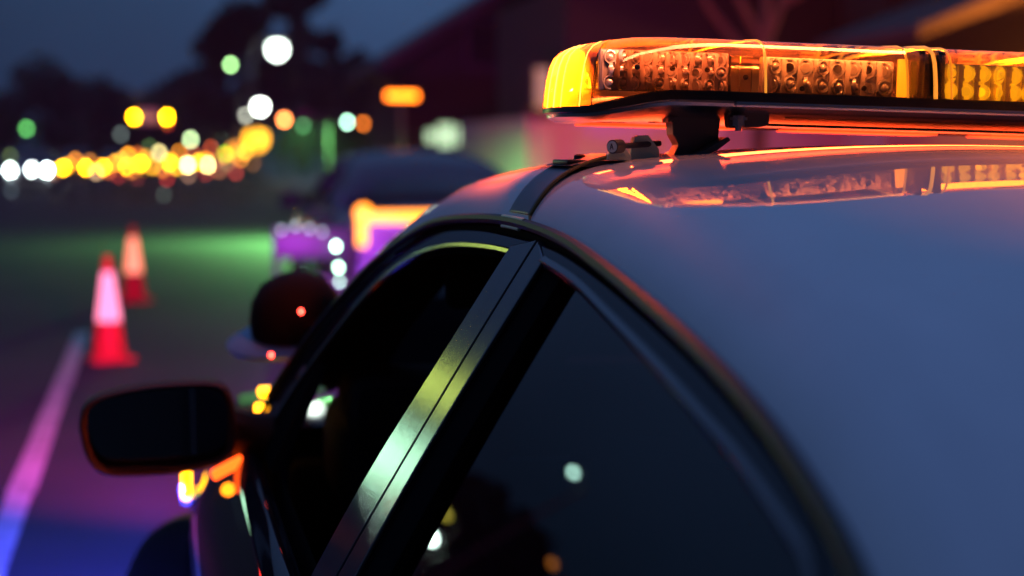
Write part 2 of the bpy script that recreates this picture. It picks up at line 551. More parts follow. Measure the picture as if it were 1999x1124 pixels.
    for s in (-1, 1): G().rbox((s * .36, .60, 1.285), (.50, .03, .15), .014, Matrix.Rotation(math.radians(-16), 3, 'X')).build("sun_visor", M_inner, P)
    def trim(u, v):
        s = .008 + .12 * u; y = .50 + .58 * v
        p = rp(y, s); return p + Vector((.012, -.02 - .05 * u, -.022 - .025 * u))
    o = G().grid(trim, 6, 20).build("pillar_trim", M_inner, P); solid(o, .01); flip(o)
    for s in (-1, 1):
        g = G().rbox((s * .38, .05, .58), (.5, .52, .18), .06)
        g.rbox((s * .38, -.20, .86), (.48, .14, .58), .06, Matrix.Rotation(math.radians(-10), 3, 'X'))
        g.rbox((s * .38, -.27, 1.21), (.25, .10, .16), .04)
        g.build("front_seat", M_inner, P)
    g = G().rbox((0, -.85, .58), (1.35, .5, .2), .06).rbox((0, -1.12, .85), (1.35, .16, .55), .06, Matrix.Rotation(math.radians(-14), 3, 'X'))
    g.build("rear_bench", M_inner, P)
    G().rbox((0, -.3, .33), (1.7, 2.7, .08), .02).build("cabin_floor", M_inner, P)
    for s in (-1, 1): G().grid(lambda u, v: Vector((s * .845, -1.25 + 2.45 * u, .30 + .62 * v)), 8, 4).build("door_card", M_inner, P)
    G().rbox((0, 1.12, .60), (1.6, .06, .55), .02).build("bulkhead", M_inner, P)
    G().rbox((0, -1.40, .93), (1.5, .40, .03), .01).build("parcel_shelf", M_inner, P)
    w_ = Matrix.Rotation(math.radians(68), 3, 'X')
    pts = [w_ @ Vector((.185 * math.cos(a), .185 * math.sin(a), 0)) + Vector((-.38, .62, .93)) for a in [2 * math.pi * k / 28 for k in range(29)]]
    G().tube(pts, .014, 8, False).rbox((-.38, .64, .93), (.32, .03, .07), .012).build("steering_wheel", M_plastic, P)
    # rear lamps and bumper
    G().rbox((0, -2.74, .52), (1.74, .16, .22), .06).build("rear_bumper", body_m, P)
    G().rbox((0, 2.66, .50), (1.70, .18, .24), .07).build("front_bumper", M_plastic, P)
    return P

# warning lamps of the near car
root = thing("police_car", c2w((0, 0, 0)), (0, TH, 0), "black car with white roof in the foreground, amber light bar strapped across it", "car")
make_car(root, M_black, M_roof, M_black, None, wheel_turn=33)
# ------------------------------------------------------------------ the light bar
M_lens = sheet_glass("amber lens plastic", (1, .82, .62), .20, (1, .52, .16), ior=1.49)
M_lens_end = sheet_glass("amber lens end", (1, .62, .30), .40, (1, .50, .12), ior=1.49)
M_gasket = mat("black gasket", (.010, .010, .011), .25, spec=.6)
M_tray = mat("bar underside aluminium", (.80, .76, .72), .24, metal=1, bump=(500, .05))
M_pcb = mat("module reflector", (.66, .54, .50), .35, metal=.15, bump=(160, .35, .001))
M_optic = mat("clear optic", (.84, .74, .70), .10, metal=.35, coat=1)
M_led = mat("unlit amber chip", (.75, .55, .06), .25)
M_lit = mat("lit amber optic", (.8, .5, .1), .3, emit=AMBER, es=9)
M_lit2 = mat("glowing amber optic", (.8, .6, .2), .12, emit=(1, .44, .008), es=.9, coat=1)
M_boltcap = mat("pale bolt cap", (.75, .85, .75), .4)

BASE = (-.02, .09, 1.472)
bar = thing("light_bar", c2w(BASE), (0, TH, 0), "amber emergency light bar clamped across the white roof of the near black car", "light bar")
ZL = 1.530
def sstep(t): t = max(0, min(1, t)); return t * t * (3 - 2 * t)
def zbot(x): return ZL - .020 * sstep((abs(x + .02) - .44) / .11)
XC = .38
def plan(x0, x1, n=26, k=1.0):
    """points of the bar outline between two x of one end, or of a straight stretch, rear line first"""
    pts = []
    for i in range(n + 1):
        a = math.pi * i / n
        c = math.sin(a) ** .95 if math.sin(a) > 0 else 0
        s_ = -math.cos(a)
        s_ = math.copysign(abs(s_) ** .80, s_)
        pts.append((x1 - (x1 - x0) * c, s_ * .14))
    return pts
def end_outline(inset, z):
    """outline of the left end from the seam round to the seam, shrunk by inset"""
    k = 1 - inset / .14
    out = [(-.355, -.14 * k, z)]
    for x, y in plan(-.579, -.40):
        out.append((-.40 + (x + .40) * (1 - inset / .18), y * k, z))
    out.append((-.355, .14 * k, z))
    return out
PR = [(0, 0), (.0015, .016), (.004, .032), (.007, .044), (.012, .054), (.020, .060), (.034, .0635), (.07, .0655), (.136, .066)]
def dome_drop(x): return .012 * sstep((abs(x + .02) - .47) / .09)
def lens_end():
    g = G(); V = []; n = None
    for ins, dz in PR:
        row = end_outline(ins, 0); n = len(row)
        for x, y, _ in row:
            zb = zbot(x)
            top = ZL + .066 - dome_drop(x)
            V.append((x, .09 + y, zb + (top - zb) * dz / .066))
    F = [(j * n + i, j * n + i + 1, (j + 1) * n + i + 1, (j + 1) * n + i) for j in range(len(PR) - 1) for i in range(n - 1)]
    return g.add(V, F)
def lens_mid(xa, xb):
    g = G(); sec = [(-.14 * (1 - i / .14), d) for i, d in PR] + [(.14 * (1 - i / .14), d) for i, d in reversed(PR)]
    V = []; n = len(sec); xsn = [xa + (xb - xa) * k / 12 for k in range(13)]
    for x in xsn:
        for y, d in sec: V.append((x, .09 + y, ZL + d))
    F = [(j * n + i, j * n + i + 1, (j + 1) * n + i + 1, (j + 1) * n + i) for j in range(12) for i in range(n - 1)]
    return g.add(V, F)
def mx(o, parent=None):
    """mirror a bar part to the other end (about x=-.02)"""
    me = o.data.copy()
    for v in me.vertices: v.co.x = -v.co.x
    me.flip_normals()
    c = bpy.data.objects.new(o.name.split('.')[0], me); COL.objects.link(c); c.parent = parent or o.parent
    return c
def LB(g, name, m, **k): return g.build(name, m, bar, BASE, **k)

le = LB(lens_end(), "lens", M_lens); mx(le)
lm = LB(lens_mid(-.352, -.142), "lens", M_lens); mx(lm)
lc = LB(lens_mid(-.128, .088), "lens", M_lens)
# glowing end cap: the moulded outer end of the lens, 1 mm proud
g = G(); V = []; n = None
for ins, dz in PR[:8]:
    row = [p for p in end_outline(ins - .001, 0) if p[0] < -.545]
    if n is None: n = len(row)
for ins, dz in PR[:7]:
    full = end_outline(max(ins - .001, -.001), 0)
    k0 = (len(full) - n) // 2
    for x, y, _ in full[k0:k0 + n]:
        zb = zbot(x); top = ZL + .067 - dome_drop(x)
        V.append((x - .0012, .09 + y, zb + (top - zb) * dz / .066))
F = [(j * n + i, j * n + i + 1, (j + 1) * n + i + 1, (j + 1) * n + i) for j in range(6) for i in range(n - 1)]
ec = LB(g.add(V, F), "lens_cap", M_lens_end); mx(ec)
# seams: moulding ribs, emission painted in for the light they catch
M_rib = mat("lens rib with painted glow", (.9, .5, .2), .3, emit=(1, .33, .02), es=.9)
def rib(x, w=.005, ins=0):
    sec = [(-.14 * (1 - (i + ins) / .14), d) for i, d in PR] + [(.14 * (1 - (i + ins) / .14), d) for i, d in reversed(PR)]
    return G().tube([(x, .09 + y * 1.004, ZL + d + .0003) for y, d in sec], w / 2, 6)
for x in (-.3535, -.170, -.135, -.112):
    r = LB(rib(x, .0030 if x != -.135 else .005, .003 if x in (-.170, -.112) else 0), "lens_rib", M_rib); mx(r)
# mould lines and ribs of the end cap, highlights painted as emission
def cap_line(i0, r_, m_, nm, x_off=0):
    full0 = end_outline(0, 0); L_ = []
    for ins, dz in PR[:7]:
        row = end_outline(max(ins - .0012, -.0012), 0); x, y, _ = row[i0]
        zb = zbot(x); top = ZL + .067 - dome_drop(x)
        L_.append((x - .0014 + x_off, .09 + y, zb + (top - zb) * dz / .066))
    o_ = LB(G().tube(L_, r_, 5), nm, m_); mx(o_)
M_hot = mat("cap rib with painted glow", (.9, .7, .3), .3, emit=(1, .62, .10), es=3)
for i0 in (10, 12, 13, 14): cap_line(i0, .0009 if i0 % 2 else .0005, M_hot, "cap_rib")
cap_line(9, .0006, M_gasket, "cap_seam")
# gasket and tray under the lens
def loop_full(ins, fz):
    pts = []
    L = end_outline(ins, 0)
    for x, y, _ in L: pts.append((x, y))
    R_ = [(-.04 - x, y) for x, y, _ in reversed(L)]
    allp = pts + R_
    return [(x, .09 + y, fz(x)) for x, y in allp]
def shell(levels):
    g = G(); V = []; n = None
    for ins, fz in levels:
        r = loop_full(ins, fz); n = len(r); V += r
    F = [(j * n + i, j * n + (i + 1) % n, (j + 1) * n + (i + 1) % n, (j + 1) * n + i) for j in range(len(levels) - 1) for i in range(n)]
    F.append(tuple((len(levels) - 1) * n + i for i in range(n)))
    return g.add(V, F)
LB(shell([(.004, lambda x: zbot(x) + .0005), (-.0015, lambda x: zbot(x) + .0005), (-.002, lambda x: zbot(x) - .010 + .004 * sstep((abs(x + .02) - .46) / .1)),
          (.004, lambda x: zbot(x) - .0125 + .005 * sstep((abs(x + .02) - .46) / .1)), (.01, lambda x: zbot(x) - .011)]), "gasket", M_gasket)
def zt(x, d): return max(zbot(x) - .0125 + .005 * sstep((abs(x + .02) - .46) / .1) - d, 1.4935)
LB(shell([(.0035, lambda x: zt(x, 0)), (.004, lambda x: zt(x, .004)), (.014, lambda x: zt(x, .010)), (.035, lambda x: zt(x, .017)), (.07, lambda x: 1.4945), (.12, lambda x: 1.494)]), "underside_tray", M_tray)
for y, r_ in ((-.0455, .0035), (.2255, .0035)):
    LB(G().rbox((-.02, y - .003 if y < 0 else y + .003, 1.5165), (.74, .006, .007), .002), "side_rail", M_alu)
# long grooves of the underside extrusion
for y, xa, xb, w in ((-.012, -.31, .27, .0035), (-.026, -.34, .30, .0022), (.06, -.53, -.49, .003), (.09, -.52, -.42, .003), (.03, -.47, -.40, .003), (.12, -.31, .27, .004), (.18, -.31, .27, .004)):
    LB(G().box(((xa + xb) / 2, y, 1.4942 if xa > -.4 else 1.4955), (xb - xa, w, .003)), "groove", M_gasket)
LB(G().add([(x, y, ZL + .0015) for x, y, _ in loop_full(.010, lambda x: 0)], [tuple(range(2 * 29))]) if False else shell([(.010, lambda x: zbot(x) + .0015)]), "inner_deck", M_gasket)

# LED modules
def optic_mesh():
    g = G()
    g.lathe([(.0100, .0), (.0102, .004), (.0088, .0042), (.0060, -.001)], (0, 0, 0), n=14)
    g.lathe([(.0056, -.001), (.0054, .0035), (.0040, .0060), (.0018, .0072), (0.0002, .0075)], (0, 0, 0), n=12)
    g.box((0, .0098, .001), (.006, .0015, .006)); g.box((0, -.0098, .001), (.006, .0015, .006))
    return g.data("led_optic", sharp=30)
ME_opt = optic_mesh(); ME_opt.materials.append(M_optic)
ME_optlit = ME_opt.copy(); ME_optlit.materials.clear(); ME_optlit.materials.append(M_lit2)
ME_optfull = ME_opt.copy(); ME_optfull.materials.clear(); ME_optfull.materials.append(M_lit)
ME_chip = G().box((0, 0, 0), (.0032, .0032, .0012)).data("led_chip", smooth=False); ME_chip.materials.append(M_led)
def module(c, ang, nx, nz, pitch, sc=1.0, me=None, wide=None, label=None):
    """a row of LED optics on a reflector board; the board looks along -y turned by ang"""
    g = G(); wdt = wide or nx * pitch + .006; h = nz * pitch + .003
    g.rbox((0, .006, 0), (wdt, .012, h), .002)
    for i in range(nx + 1):
        g.box((-wdt / 2 + .003 + i * (wdt - .006) / nx, -.0012, 0), (.0012, .004, h * .9))
    m = ob("led_module", g.data("led_module"), M_pcb, bar)
    m.location = Vector(c) - Vector(BASE); m.rotation_euler = (0, 0, ang)
    if label: m["label"] = label
    for i in range(nx):
        for j in range(nz):
            o = ob("led_optic", me or ME_opt, None, m)
            o.location = ((i - (nx - 1) / 2) * pitch, -.001, (j - (nz - 1) / 2) * pitch + random.uniform(-.0004, .0004))
            o.rotation_euler = (math.radians(90 + random.uniform(-6, 6)), random.uniform(-.08, .08), random.uniform(0, 3))
            o.scale = (sc * 1.0, sc * 1.0, 1)
            if me is None and nz == 1:
                k = ob("led_chip", ME_chip, None, m); k.location = (o.location.x, -.009, o.location.z); k.rotation_euler = (random.random(), .3, .6)
    return m
# rear side, seen by the camera: left triple row unlit, middle single row, centre glowing
module((-.466, -.012, 1.5535), math.radians(-4), 10, 3, .0150, .78, label="unlit clear LED module behind the left end of the lens")
module((-.262, -.022, 1.5530), 0, 8, 2, .0205, .98)
module((-.016, -.022, 1.5530), 0, 9, 2, .0215, 1.02, ME_optlit, label="glowing yellow LED module in the middle of the bar")
module((.222, -.022, 1.5530), 0, 8, 2, .0205, .98, ME_optlit)
module((.426, -.012, 1.5535), math.radians(4), 10, 3, .0150, .78)
# corner module and the end module, lit, throwing light out to the left
module((-.532, .026, 1.5515), math.radians(-62), 3, 2, .0185, .9)
module((-.522, .115, 1.5515), math.radians(-100), 5, 2, .0200, .9, ME_optfull, label="lit amber LED module facing out of the left end")
module((.484, .115, 1.5515), math.radians(100), 5, 2, .0200, .9, ME_optfull)
# front side, lit
for x, n_ in ((-.44, 8), (-.25, 8), (-.02, 9), (.21, 8), (.40, 8)):
    module((x, .190, 1.5530), math.pi, n_, 2, .0200, .9, ME_optfull)
# clear uprights, dividers and little lids
M_clear = sheet_glass("clear plastic upright", (.96, .88, .82), .12, (1, .7, .5), rough=.08)
M_clear.node_tree.nodes
for x, w_, d in ((-.535, .018, -.5), (-.381, .016, .25), (-.366, .014, -.2)):
    LB(G().rbox((x, -.018 + (.02 if x < -.5 else 0), 1.553), (w_, .004, .044), .0015, Matrix.Rotation(d, 3, 'Z')), "clear_upright", M_clear)
LB(G().rbox((-.148, .09, 1.560), (.008, .255, .058), .001), "divider", M_gasket)
LB(G().rbox((-.122, .09, 1.560), (.010, .255, .056), .001), "divider", M_gasket)
LB(G().rbox((.108, .09, 1.560), (.008, .255, .058), .001), "divider", M_gasket)
M_slab = mat("lit amber diffuser", (.8, .5, .1), .4, emit=(1, .26, .006), es=2.2, bump=(300, .5))
LB(G().rbox((-.162, -.015, 1.556), (.012, .006, .046), .0012), "light_guide", M_slab)
# screw heads
for x, z in ((-.463, 1.556), (-.420, 1.556), (-.506, 1.556), (-.372, 1.549), (-.22, 1.541), (-.30, 1.538), (.0, 1.539)):
    LB(G().lathe([(.0032, 0), (.0032, .002), (.0015, .003)], (x, -.031, z), Matrix.Rotation(math.radians(90), 3, 'X'), 10), "screw", M_gasket)

def lamp(name, kind, loc, rot, power, color, size=None, parent=None, **k):
    d = bpy.data.lights.new(name, kind); d.energy = power; d.color = color
    if kind == 'AREA':
        d.shape = 'RECTANGLE'; d.size, d.size_y = size
        if 'spread' in k: d.spread = math.radians(k['spread'])
    elif size: d.shadow_soft_size = size
    if kind == 'SPOT': d.spot_size = math.radians(k.get('cone', 120)); d.spot_blend = 1
    o = bpy.data.objects.new(name, d); COL.objects.link(o)
    o.location = loc; o.rotation_euler = rot; o.parent = parent
    return o
def rel(x, y, z): return Vector((x, y, z)) - Vector(BASE)
# light thrown from just before the lit optics, plus fill added in the lens
lamp("front_led_light", 'AREA', rel(-.02, .206, 1.553), (math.radians(62), 0, 0), LP_FRONT, (1, .10, .02), (1.0, .04), bar)
lamp("end_led_light", 'AREA', rel(-.546, .10, 1.553), (math.radians(75), 0, math.radians(90)), LP_END, AMBER, (.14, .04), bar)
lamp("end_led_light", 'AREA', rel(.506, .10, 1.553), (math.radians(75), 0, math.radians(-90)), LP_END, AMBER, (.14, .04), bar)
lamp("added_top_light", 'AREA', rel(-.46, .10, 1.565), (math.radians(180), 0, 0), LP_TOP, AMBER, (.16, .1), bar)  # added area light so the lens top glows
lamp("added_top_light", 'AREA', rel(-.02, .10, 1.575), (math.radians(180), 0, 0), LP_TOP * 1.3, AMBER, (.24, .1), bar)
lamp("added_spill_light", 'AREA', rel(-.45, -.036, 1.587), (math.radians(24), 0, 0), LP_SPILL, (1, .24, .09), (.20, .006), bar)  # added light to brighten the unlit left modules
lamp("added_spill_light", 'AREA', rel(-.26, -.036, 1.587), (math.radians(24), 0, 0), LP_SPILL, (1, .32, .09), (.18, .006), bar)
lamp("rear_led_light", 'AREA', rel(.25, -.037, 1.553), (math.radians(-70), 0, math.radians(-8)), LP_REAR, (1, .20, .01), (.20, .04), bar)

M_under = mat("added red amber glow", (.8, .2, .05), .4, emit=(1, .07, .012), es=1.2)  # strips and light added to redden tray and roof under the bar
for x in (-.42, -.14, .14, .36):
    LB(G().rbox((x, .15, 1.4925), (.20, .07, .003), .001), "added_under_strip", M_under)
lamp("added_under_light", 'AREA', rel(-.03, .15, 1.4895), (0, 0, 0), LP_UNDER, (1, .075, .014), (1.0, .08), bar)

# mounting foot, strap plate and bolts
def PX(px, py): return (-.45 + (px - 1310) / 1620, 1.451 - (py - 310) / 1650)
def pr(name, pxs, y0, y1, m, bv=.0012, parent=None):
    g = G().prism([PX(*p) for p in pxs], y0, y1)
    o = LB(g, name, m, smooth=False); bevel(o, bv, 2)
    if parent: o.parent = parent
    return o
M_foot = mat("black powder coated steel", (.035, .035, .038), .42, bump=(700, .15))
foot = pr("mounting_foot", [(1090, 328), (1135, 317), (1300, 314), (1345, 297), (1404, 264), (1410, 271), (1385, 290), (1335, 315), (1312, 323), (1308, 334), (1190, 338), (1175, 331)], -.035, .085, M_foot, .0015)
post = pr("mounting_post", [(1303, 236), (1296, 240), (1296, 228), (1490, 208), (1490, 216), (1402, 224), (1398, 268), (1340, 300), (1308, 304), (1318, 282), (1306, 262)], -.012, .014, M_foot, .002)
LB(G().rbox((PX(1235, 327)[0], .02, PX(0, 327)[1]), (.085, .13, .013), .004), "rubber_pad", M_rubber)
pr("clamp_arm", [(1404, 222), (1418, 214), (1482, 213), (1490, 219), (1489, 240), (1470, 244), (1408, 248)], -.032, -.014, M_foot, .003)
bx_, bz_ = PX(1423, 238)
LB(G().lathe([(.0075, 0), (.0075, .012), (.0045, .012), (.0045, .018)], (bx_, -.036, bz_ + .009), Matrix.Rotation(math.radians(180), 3, 'X'), 6).lathe([(.010, 0), (.010, .003)], (bx_, -.036, bz_ + .004), None, 14), "clamp_bolt", M_steel)
pr("bolt_bracket", [(1161, 316), (1164, 304), (1178, 290), (1196, 288), (1208, 306), (1208, 316)], -.040, -.028, M_zinc, .001)
pr("bolt_bracket", [(1222, 316), (1224, 292), (1230, 270), (1238, 266), (1258, 265), (1268, 278), (1280, 292), (1281, 316)], -.010, .004, M_zinc, .001)
x0, z0 = PX(1178, 289); x1, z1 = PX(1288, 280)
LB(G().tube([(x0, -.046, z0), (x1, .006, z1)], .0036, 12), "strap_bolt", M_foot)
d_ = (Vector((x1, .006, z1)) - Vector((x0, -.046, z0))).normalized()
q = Vector((x0, -.046, z0))
LB(G().tube([q - d_ * .010, q + d_ * .006], .0080, 20), "bolt_head", M_foot)
LB(G().tube([q - d_ * .0112, q - d_ * .0100], .0066, 20), "bolt_cap", M_boltcap)
Mx = d_.to_track_quat('-Z', 'Y').to_matrix()
txt = G()
for (ax, az, bx2, bz2) in ((-.0022, -.003, 0, .0035), (.0022, -.003, 0, .0035), (-.0012, -.0005, .0012, -.0005)):
    txt.tube([q - d_ * .0115 + Mx @ Vector((ax, az, 0)), q - d_ * .0115 + Mx @ Vector((bx2, bz2, 0))], .0005, 5)
LB(txt, "cap_marking", M_foot)
LB(G().rbox((PX(1110, 0)[0] + .006, .02, PX(0, 321)[1]), (.030, .07, .006), .002), "strap_clip", M_foot)
LB(G().lathe([(.008, 0), (.008, .006), (.005, .008)], (PX(1150, 0)[0], .05, PX(0, 318)[1]), None, 12), "nut", M_foot)
# strap plate running down the roof curve to the drip rail, with its edge piping
def roofpt(s, y, lift): 
    zz = gz(y)
    return Vector((-(xs(zz) + .010 - s * (xs(zz) + .010) / .62), y, zz + .004 + prof(s) + lift))
M_strap = mat("coated steel strap", (.085, .095, .14), .40, spec=.5, bump=(900, .08))
def strap_fn(u, v):
    s = .002 + .10 * u ** 1.3
    y = -.030 + .105 * v
    return roofpt(s, y, .0035 + .006 * u)
st = G().grid(strap_fn, 30, 8)
st = LB(st, "strap", M_strap); solid(st, .0022)
M_pipe = mat("worn piping", (.20, .15, .05), .5, metal=.4, bump=(900, .8, .001))
pts = [strap_fn(k / 40, 0) + Vector((0, -.004, -.0008)) for k in range(41)]
pts = [pts[0] + Vector((.010, -.016, -.010)), pts[0] + Vector((-.001, -.006, -.007))] + pts
LB(G().tube(pts, .0024, 8), "strap_piping", M_pipe)
hk = G()
a = [roofpt(0, -.032 + .112 * k / 10, -.001) for k in range(11)]
hk.tube([p + Vector((-.004, 0, .002)) for p in a], .0032, 8)
hk.tube([p + Vector((-.005, 0, -.009)) for p in a[2:]], .0022, 8)
LB(hk, "strap_hook", M_zinc)
LAMPS = [
    ((1.821, 34.907, 3.847), 0.197, (0.85, 1, 0.88), 9, 'bright white street lamp, largest and highest against the dark tree') ,
    ((1.35, 47.414, 4.165), 0.048, (0.3, 0.62, 0.22), 2.2, 'pale green street lamp left of the dark tree crown') ,
    ((1.818, 40.985, 2.683), 0.144, (0.9, 1, 0.9), 7, 'white street lamp just above the large amber light') ,
    ((2.022, 51.245, 2.682), 0.054, (0.6, 0.62, 0.5), 0.8, 'dim grey street lamp half behind the white one') ,
    ((-8.255, 92.811, 2.801), 0.09, (0.08, 0.36, 0.08), 1.6, 'small green street lamp alone at the far left') ,
    ((0.372, 59.806, 1.934), 0.06, (0.45, 0.62, 0.3), 2.0, 'pale cream street lamp above the queue of traffic') ,
    ((-2.477, 70.804, 2.246), 0.07, (0.1, 0.13, 0.12), 0.8, 'faint grey street lamp below the traffic signals') ,
    ((1.886, 65.645, 2.004), 0.066, (0.22, 0.38, 0.3), 1.2, 'dim teal street lamp left of the large amber light') ,
    ((3.69, 48.795, 2.668), 0.05, (0.03, 0.18, 0.06), 1.0, 'dim green street lamp, upper of the two beside the tree trunk') ,
    ((3.334, 44.715, 2.235), 0.046, (0.05, 0.2, 0.07), 1.0, 'dim green street lamp, lower of the two beside the tree trunk') ,
    ((4.374, 42.418, 2.303), 0.047, (0.42, 0.85, 0.6), 2.2, 'pale teal street lamp left of the glowing sign') ,
    ((5.35, 46.317, 2.333), 0.048, (0.75, 0.16, 0.01), 1.2, 'orange street lamp touching the pale teal one') ,
    ((2.285, 38.78, 2.293), 0.084, (1, 0.26, 0.06), 2.4, 'salmon orange street lamp left of the dark trunk') ,
    ((5.114, 36.048, 2.15), 0.038, (0.33, 0.22, 0.02), 1.1, 'olive yellow street lamp under the glowing sign') ,
    ((1.43, 36.869, 1.771), 0.283, (1, 0.42, 0.01), 6, 'large amber street lamp at the right end of the traffic') ,
    ((1.272, 43.066, 1.5), 0.209, (1, 0.34, 0.02), 2.2, 'broad orange street lamp left of the large amber one') ,
    ((1.594, 57.408, 1.36), 0.058, (0.14, 0.55, 0.0), 1.8, 'lime green street lamp low beside the amber ones') ,
]
QUEUE = [
    ((-5.57, 57.987, 0.756), 0.084, (0.8, 1, 0.95), 7, 57, 'leftmost car of the queue with white headlights') ,
    ((-5.604, 92.704, 0.492), 0.133, (1, 0.42, 0.0), 5, 90.7, 'leftmost car of the queue with amber lights') ,
    ((-3.15, 87.985, 0.564), 0.127, (1, 0.4, 0.0), 4, 86.7, 'car with amber lights right of the leftmost amber pair') ,
    ((-0.966, 74.024, 0.894), 0.108, (1, 0.45, 0.0), 3.4, 73.6, 'car with amber lights in the middle of the queue') ,
    ((1.874, 106.127, 0.511), 0.155, (1, 0.72, 0.26), 4.5, 105.4, 'car with pale yellow lights near the right end of the queue') ,
]
